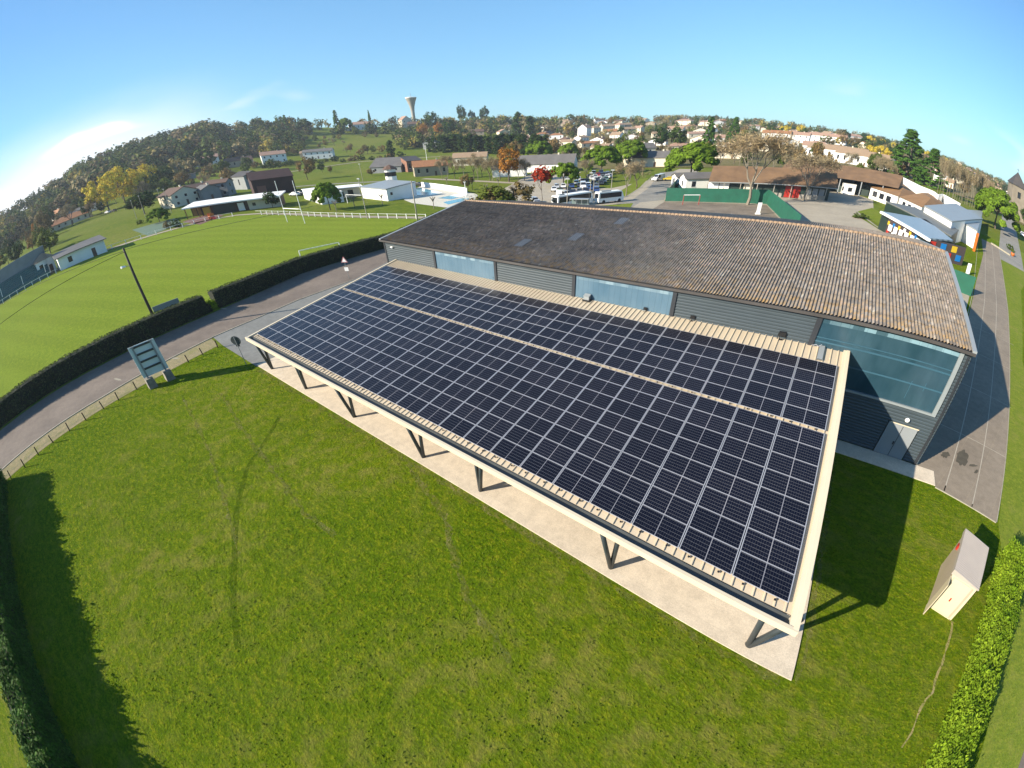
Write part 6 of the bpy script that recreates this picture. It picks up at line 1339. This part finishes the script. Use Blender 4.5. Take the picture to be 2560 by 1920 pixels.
car(1457, 472, 2.1, Wc, 'white boxy car between dark cars', vanp); car(1474, 475, 2.1, Bl, 'blue car right of the white boxy one'); car(1466, 458, 2.1, Gy, 'grey car behind the blue one'); car(1484, 462, 2.1, Bk, 'black car in the middle row'); car(1479, 450, 2.1, Wc, 'white car in the rear row, left one'); car(1493, 455, 2.1, DkB, 'dark blue car in the middle row')
car(1502, 462, 2.1, Bk, 'black car at the right of the middle row'); car(1505, 447, 2.1, Gy, 'dark grey car in the rear row'); car(1514, 452, 2.1, Gn, 'pale green car at the right end of the rear row'); car(1494, 442, 2.1, Rd, 'red car in the last row'); car(1512, 440, 2.1, Bk, 'black car in the last row, right end'); car(1484, 436, 2.1, Wc, 'white car in the last row, left end')
car(1502, 434, 2.1, Bl, 'blue car at the far corner of the car park'); car(1432, 487, 2.1, DkB, 'dark blue car right behind the bus roof'); car(1448, 483, 2.1, Gy, 'dark grey car behind the shelter'); car(1446, 452, 2.1, Sv, 'silver car half hidden under the pine'); car(1524, 444, 2.1, Sv, 'silver car at the edge of the car park by the lamp post')
car(1410, 496, 2.75, Wc, 'white van parked right behind the bus', vanp, 'vans'); car(1645, 452, 1.3, Wc, 'white camper van driving on the street', vanp, 'vans'); car(1672, 452, .4, (.6, .45, .05), 'small yellow car beside the camper van', None, 'cars near the pine'); car(1700, 470, .4, Bk, 'black car in the shade of the big pine', None, 'cars near the pine')
car(235 * 1.0 + 35, 533, .4, Wc, 'white car by the yellow trees', None, 'cars at the foot of the hill'); car(285, 530, .4, Bk, 'dark car by the yellow trees', None, 'cars at the foot of the hill'); car(738, 490, .3, Wc, 'white car left of the swimming pool building', None, 'cars by the pool'); car(752, 488, .3, Bk, 'dark car beside the pool building wall', None, 'cars by the pool')
car(2555, 590, 1.3, Wc, 'white car on the road at the right edge', None, 'cars on the right road'); car(2545, 575, 1.3, Bk, 'dark car on the road behind the white one at the right edge', None, 'cars on the right road'); car(1045, 466, .3, Bk, 'dark car behind the pool wall', None, 'cars by the pool'); car(1030, 464, .3, Wc, 'white car behind the pool wall', None, 'cars by the pool')
MC = [(1392, 471, Sv, 'silver'), (1400, 486, Gy, 'grey'), (1428, 470, Bl, 'blue'), (1449, 468, Bk, 'black'), (1464, 482, DkB, 'navy'), (1470, 468, Wc, 'white'), (1490, 470, Gy, 'grey'), (1473, 446, Bk, 'black'), (1487, 446, Sv, 'silver'), (1498, 451, Wc, 'white'), (1500, 441, DkB, 'navy'), (1508, 457, Gy, 'grey'), (1518, 446, Wc, 'white'), (1456, 458, Rd, 'red'), (1520, 438, Gy, 'grey'), (1490, 480, Bl, 'blue')]
for i, (u, v, c_, nm) in enumerate(MC): car(u, v, 2.1 + (i % 3) * .03, c_, '%s car squeezed in the parked rows, %s from the bus side' % (nm, ORD[i]))
def bus(p, rz, L_, W_, H_, label, name, roofm, n):
    r = tag(empty(name, (p[0], p[1], .03), rz), label, 'bus'); mb = MB(); a, b = L_ / 2, W_ / 2
    P = [(-a, .4), (-a - .0, 1.3), (-a + .55, H_ - .25), (-a + .9, H_), (a - .15, H_), (a, H_ - .2), (a, .4)]; n_ = len(P)
    mb.add([(x, -b, z) for x, z in P] + [(x, b, z) for x, z in P], [tuple(range(n_)), tuple(range(2 * n_ - 1, n_ - 1, -1))] + [(i, n_ + i, n_ + (i + 1) % n_, (i + 1) % n_) for i in range(n_)]); mb.build('body', MT['whitep'], r)
    for s_ in (-1, 1): mb = MB(); y = s_ * (b + .003); mb.box(-a + .75, a - .4, min(y, y + s_ * .02), max(y, y + s_ * .02), H_ * .48, H_ - .3); mb.build('window_band', MT['glassd'], r)
    mb = MB(); mb.box(a, a + .02, -b + .25, b - .25, H_ * .5, H_ - .35); mb.build('rear_window', MT['glassd'], r); mb = MB(); mb.box(a - 2.6 if n else 0, a - 1.0, -.6, .6, H_, H_ + .2); mb.build('roof_vent', MT['trim'], r)
    mb = MB(); mb.add([(-a - .01, -b + .15, 1.35), (-a - .01, b - .15, 1.35), (-a + .50, b - .15, H_ - .3), (-a + .50, -b + .15, H_ - .3)], [(0, 1, 2, 3)]); mb.build('windscreen', MT['glassd'], r)
    for sx in (-.33, .3):
        for s_ in (-1, 1): mb = MB(); mb.tube([(L_ * sx, s_ * (b - .25), .45), (L_ * sx, s_ * (b + .02), .45)], .45, .45, 16); mb.build('wheel', MT['black'], r)
a, b = at(1480, 512), at(1542, 505); bus(((a.x + b.x) / 2 + .5, (a.y + b.y) / 2 + 1.5), math.atan2(a.y - b.y, a.x - b.x), 7.4, 2.1, 2.75, 'white minibus with dark windows beside the grass island', 'minibus', None, 0)
a, b = at(1362, 526), at(1470, 508); bus(((a.x + b.x) / 2 + 1, (a.y + b.y) / 2 + 1), math.atan2(a.y - b.y, a.x - b.x), 11.6, 2.5, 3.0, 'long white bus with a dark window band behind the shelter', 'bus', None, 1)
sp = at(1448, 524); r = tag(empty('bus_shelter', (sp.x, sp.y, .02), facing(sp, -15)), 'glass bus shelter with a pale roof in front of the bus', 'shelter')
mb = MB(); mb.box(-2.3, 2.3, -.8, .8, 2.3, 2.45); mb.build('roof', MT['metalroof'], r)
for x in (-2.2, -.7, .7, 2.2): mb = MB(); mb.box(x - .04, x + .04, -.75, -.67, 0, 2.3); mb.build('frame_post', MT['trim'], r)
mb = MB(); mb.box(-2.2, 2.2, .7, .74, .2, 2.2); mb.build('back_panel', mat('shelter_glass', (.22, .30, .30), .1, .1, 1), r)
# small things of the yard
p = at(1894, 536); r = tag(empty('standing_sign', (p.x, p.y, .03), facing(p, 20)), 'white upright banner standing on the court', 'banner'); mb = MB(); mb.box(-.38, .38, -.05, .05, .25, 2.3); mb.build('banner', MT['whitep'], r); mb = MB(); mb.box(-.45, .45, -.3, .3, 0, .25); mb.build('foot', MT['whitep'], r)
p = at(2418, 686); r = tag(empty('standing_sign', (p.x, p.y, .03), facing(p, 30)), 'white upright sign at the corner of the green fence near the paved strip', 'sign'); mb = MB(); mb.box(-.33, .33, -.05, .05, .1, 1.7); mb.build('board', MT['whitep'], r); mb = MB(); mb.box(-.05, .05, -.04, .04, 0, .1); mb.build('foot', MT['trim'], r)
p = at(1828, 543); o = MB().lathe([(0, 0), (.35, .05), (.4, .3), (.25, .55), (0, .6)], 12).build('white_bag', MT['whitep']); o.location = (p.x, p.y, .03); tag(o, 'small white bag lying on the court near the roof ridge', 'bag')
p = at(2531, 640); r = tag(empty('flower_pot', (p.x, p.y, .03)), 'round orange planter with a small shrub near the right road', 'planter'); MB().lathe([(.35, 0), (.6, .35), (.55, .75), (.45, .72), (0, .7)], 16).build('pot', MT['orangep'], r)
V_, F_ = crown('bush', 260, .16, 5, 1.0, 0, 1.0); V_ = V_ * .7; V_[:, 2] += .8; link('foliage', npmesh('foliage', V_, F_, MT['l_mid']), r)
wall('kerb_wall', G((2478, 610), (2525, 640)), .35, .35, MT['kerb'], 'low pale kerb wall leading to the orange planter')

# ------------------------------------------------------------------ woods, hedgerows and town trees
for o in list(COL.objects):
    pass
KEEP += [(at(u, v)[0], at(u, v)[1]) for u, v in ((650, 440), (720, 435), (900, 430), (560, 470), (1000, 420))]
scat(['evg', 'rus', 'evg2', 'bare2'], 163, 180, 300, 430, 26, 9, 15, 'tree at the foot of the wooded left hill', 'trees at the foot of the left hill', seed=31, avoid=14)
scat(['evg', 'rus', 'evg2', 'bare2'], 180, 190, 190, 380, 16, 7, 11, 'tree beyond the grandstand at the left edge', 'trees beyond the grandstand', seed=32, avoid=16)
scat(['rus', 'bare2', 'evg2', 'bushb'], 155, 166, 330, 470, 22, 5, 10, 'tree among the gardens above the red barn', 'garden trees above the red barn', seed=33, avoid=15)
scat(['rus', 'bare2', 'bushb', 'evg2'], 140, 156, 430, 640, 30, 4, 9, 'small tree scattered on the green hillside below the white hilltop house', 'small trees on the green hillside', seed=34, avoid=16)
for i in range(21):
    u = 640 + i * 18 + R.uniform(-6, 6); tree(R.choice(['bushd', 'bushb', 'bushd', 'bush']), at(u, 420 - i * 1.35 + R.uniform(-2, 2)), R.uniform(2.5, 5), 'bush of the hedgerow crossing the hill meadow, %s from its left end' % ORD[i], 'hedgerow bushes across the hill meadow', None, 1.6)
scat(['rus', 'bare2', 'evg2', 'evg', 'bushb'], 121, 131, 280, 520, 26, 6, 11, 'garden tree between the avenue and the cream houses', 'garden trees behind the avenue', seed=35, avoid=16)
scat(['rus', 'bare2', 'evg2', 'bare', 'rus'], 101, 121, 230, 520, 48, 5, 9, 'garden tree among the houses of the town', 'garden trees among the town houses', seed=36, avoid=13)
scat(['evg', 'rus', 'evg2', 'spr'], 96, 122, 520, 820, 36, 7, 12, 'darker tree high on the town slope', 'dark trees high on the town slope', seed=37, avoid=17)
scat(['rus', 'bare2', 'evg2', 'bushb', 'bare'], 83, 101, 185, 420, 44, 6, 11, 'leafless tree behind the school roofs', 'leafless trees behind the school', .9, seed=38, avoid=13)
scat(['evg', 'rus', 'evg2', 'yel'], 79, 98, 420, 900, 44, 9, 14, 'tree on the low ridge behind the school', 'trees on the low ridge behind the school', seed=39, avoid=16)
scat(['rus', 'bare2', 'evg2', 'evg'], 66, 80, 240, 800, 34, 6, 12, 'tree in the right hand village', 'trees in the right hand village', seed=40, avoid=15)
KN = {'evergreen_tree': 'green leafy tree', 'russet_tree': 'russet brown tree', 'bare_tree': 'leafless tree', 'shrub': 'rounded shrub', 'spruce_tree': 'pointed spruce', 'yellow_tree': 'yellow autumn tree', 'cypress_tree': 'slim cypress'}
LM = [(o.location.x, o.location.y, str(o.get('label')).split(',')[0]) for o in COL.objects if o.parent is None and o.get('category') in ('house', 'building', 'barn', 'water tower', 'church', 'grandstand', 'container')]
seen_lab = {}
LM = [q for q in LM if q[2] not in ('x', 'y')]
for o in COL.objects:
    if o.parent is None and o.get('category') in ('tree', 'shrub') and o.get('group', '').startswith(('trees', 'garden trees', 'small trees', 'dark trees', 'leafless')):
        x, y = o.location.x, o.location.y; c = sorted(LM, key=lambda q: (q[0] - x) ** 2 + (q[1] - y) ** 2)
        a0 = math.atan2(y - CAM[1], x - CAM[0]) % 6.283; d0 = dist((x, y)); h = o.scale[2]; kn = o.name.split('.')[0]; sz = 'small' if h < 6.5 else ('tall' if h > 10 else 'mid sized')
        for q in c[:14]:
            a1 = math.atan2(q[1] - CAM[1], q[0] - CAM[0]) % 6.283; d1 = dist(q); lat = (a0 - a1) * d0; rel = ('left of' if lat > 0 else 'right of') if abs(lat) > abs(d0 - d1) * .6 else ('behind' if d0 > d1 else 'in front of')
            wds = q[2].split(); lb = '%s %s %s the %s' % (sz, KN.get(kn, 'tree'), rel, ' '.join(wds[:9])); lb = ' '.join(lb.split()[:16])
            while lb.split()[-1] in ('with', 'a', 'the', 'of', 'in', 'and', 'its', 'on', 'at', 'above', 'by', 'behind', 'beside', 'among', 'below', 'an', 'half', 'left', 'right', 'low', 'big', 'wide'): lb = ' '.join(lb.split()[:-1])
            if lb not in seen_lab: break
        seen_lab[lb] = 1; o['label'] = lb
LM = [q for q in LM if q[2] not in ('x', 'y')]
for o, base_ in XT:
    x, y = o.location.x, o.location.y; c = sorted(LM, key=lambda q: (q[0] - x) ** 2 + (q[1] - y) ** 2)[:16]; a0 = math.atan2(y - CAM[1], x - CAM[0]); d0 = dist((x, y))
    for q in c:
        a1 = math.atan2(q[1] - CAM[1], q[0] - CAM[0]); d1 = dist(q); lat = (a0 - a1) * d0; rel = ('left of' if lat > 0 else 'right of') if abs(lat) > abs(d0 - d1) * .6 else ('behind' if d0 > d1 else 'in front of')
        lb = ' '.join(('%s, %s the %s' % (base_, rel, q[2])).split()[:16])
        while lb.split()[-1] in ('with', 'a', 'the', 'of', 'in', 'and', 'its', 'on', 'at', 'above', 'by', 'behind', 'beside', 'among', 'below', 'an', 'half', 'left', 'right', 'low', 'big', 'wide', 'bright', 'dark'): lb = ' '.join(lb.split()[:-1])
        if lb not in seen_lab: break
    seen_lab[lb] = 1; o['label'] = lb
for k, o in PROTO.items():
    if k not in used:
        for c in list(o.children): bpy.data.objects.remove(c)
        bpy.data.objects.remove(o)
def wood(name, label, areas, seed):
    """far wood that reads as one mass: many crowns in one object"""
    rg = np.random.default_rng(seed); VV, FF, AA, o_ = [], [], [], 0
    base = [crown('round', 170, .085, s_, .44, .08) for s_ in (1, 2, 3, 4)] + [crown('conifer', 150, .06, 9, .26, .05)]
    pal = np.array([(.06, .11, .025), (.10, .15, .035), (.20, .23, .055), (.30, .25, .11), (.40, .33, .18), (.46, .36, .08), (.05, .095, .03), (.26, .20, .11), (.15, .20, .05)])
    for a0, a1, d0, d1, n, h0, h1, wts in areas:
        a = np.radians(rg.uniform(a0, a1, n)); d = rg.uniform(d0, d1, n); x = 35 + d * np.cos(a); y = -10.2 + d * np.sin(a); z = terr(x, y)
        kp = np.array(KEEP); 
        for i in range(n):
            if np.min((kp[:, 0] - x[i]) ** 2 + (kp[:, 1] - y[i]) ** 2) < (24 if d[i] < 820 else 16) ** 2: continue
            V, F = base[rg.integers(0, 5) if rg.random() < .5 else rg.integers(0, 4)]; h = rg.uniform(h0, h1); w_ = h * rg.uniform(.9, 1.35); t = rg.uniform(0, 6.28)
            X = (V[:, 0] * math.cos(t) - V[:, 1] * math.sin(t)) * w_ + x[i]; Y_ = (V[:, 0] * math.sin(t) + V[:, 1] * math.cos(t)) * w_ + y[i]
            VV.append(np.stack([X, Y_, V[:, 2] * h + z[i] - .5], 1)); FF.append(F + o_); o_ += len(V); c = pal[rg.choice(9, p=wts)] * rg.uniform(.8, 1.25); AA.append(np.tile([*c, 1], (len(V), 1)))
    o = link(name, npmesh(name, np.concatenate(VV), np.concatenate(FF), MT['l_wood'], attr=np.concatenate(AA)))
    return tag(o, label, 'woodland', kind='stuff')
dk = np.array([5, 5, 4, 3, 2, 1.5, 4, 3, 4.]); dk /= dk.sum(); br = np.array([2, 2, 3, 3, 3, 2, 1, 3, 3.]); br /= br.sum()
wood('woodland', 'mixed wood covering the left hill up to the skyline', [(160, 176, 430, 720, 400, 11, 24, dk), (176, 192, 380, 640, 200, 10, 17, dk), (152, 161, 480, 720, 200, 9, 16, dk)], 51)
wood('woodland', 'trees of the crest behind the water tower and the hilltop house', [(128, 153, 640, 740, 120, 8, 15, br), (118, 131, 560, 850, 300, 9, 17, br), (132, 141, 470, 620, 130, 9, 14, dk)], 52)
wood('woodland', 'hazy gardens and trees of the far town slope', [(86, 119, 480, 980, 420, 5, 10, br), (86, 119, 820, 1000, 200, 8, 14, br)], 53)
wood('woodland', 'low wooded plain towards the right horizon', [(62, 88, 420, 1300, 560, 6, 11, br)], 54)
# ------------------------------------------------------------------ the air over the valley
mb = MB(); mb.box(-1700, 1700, -1700, 1700, -75, 125)
hz_ = bpy.data.materials.new('haze'); hz_.use_nodes = True; T = hz_.node_tree; T.nodes.remove(T.nodes['Principled BSDF'])
pv = nd(T, 'ShaderNodeVolumePrincipled'); pv.inputs['Density'].default_value = 0.00015; pv.inputs['Color'].default_value = (.80, .88, 1, 1); pv.inputs['Anisotropy'].default_value = .2
T.links.new(pv.outputs[0], T.nodes['Material Output'].inputs['Volume'])
tag(mb.build('haze', hz_), 'thin pale air over the valley', 'haze', kind='stuff')
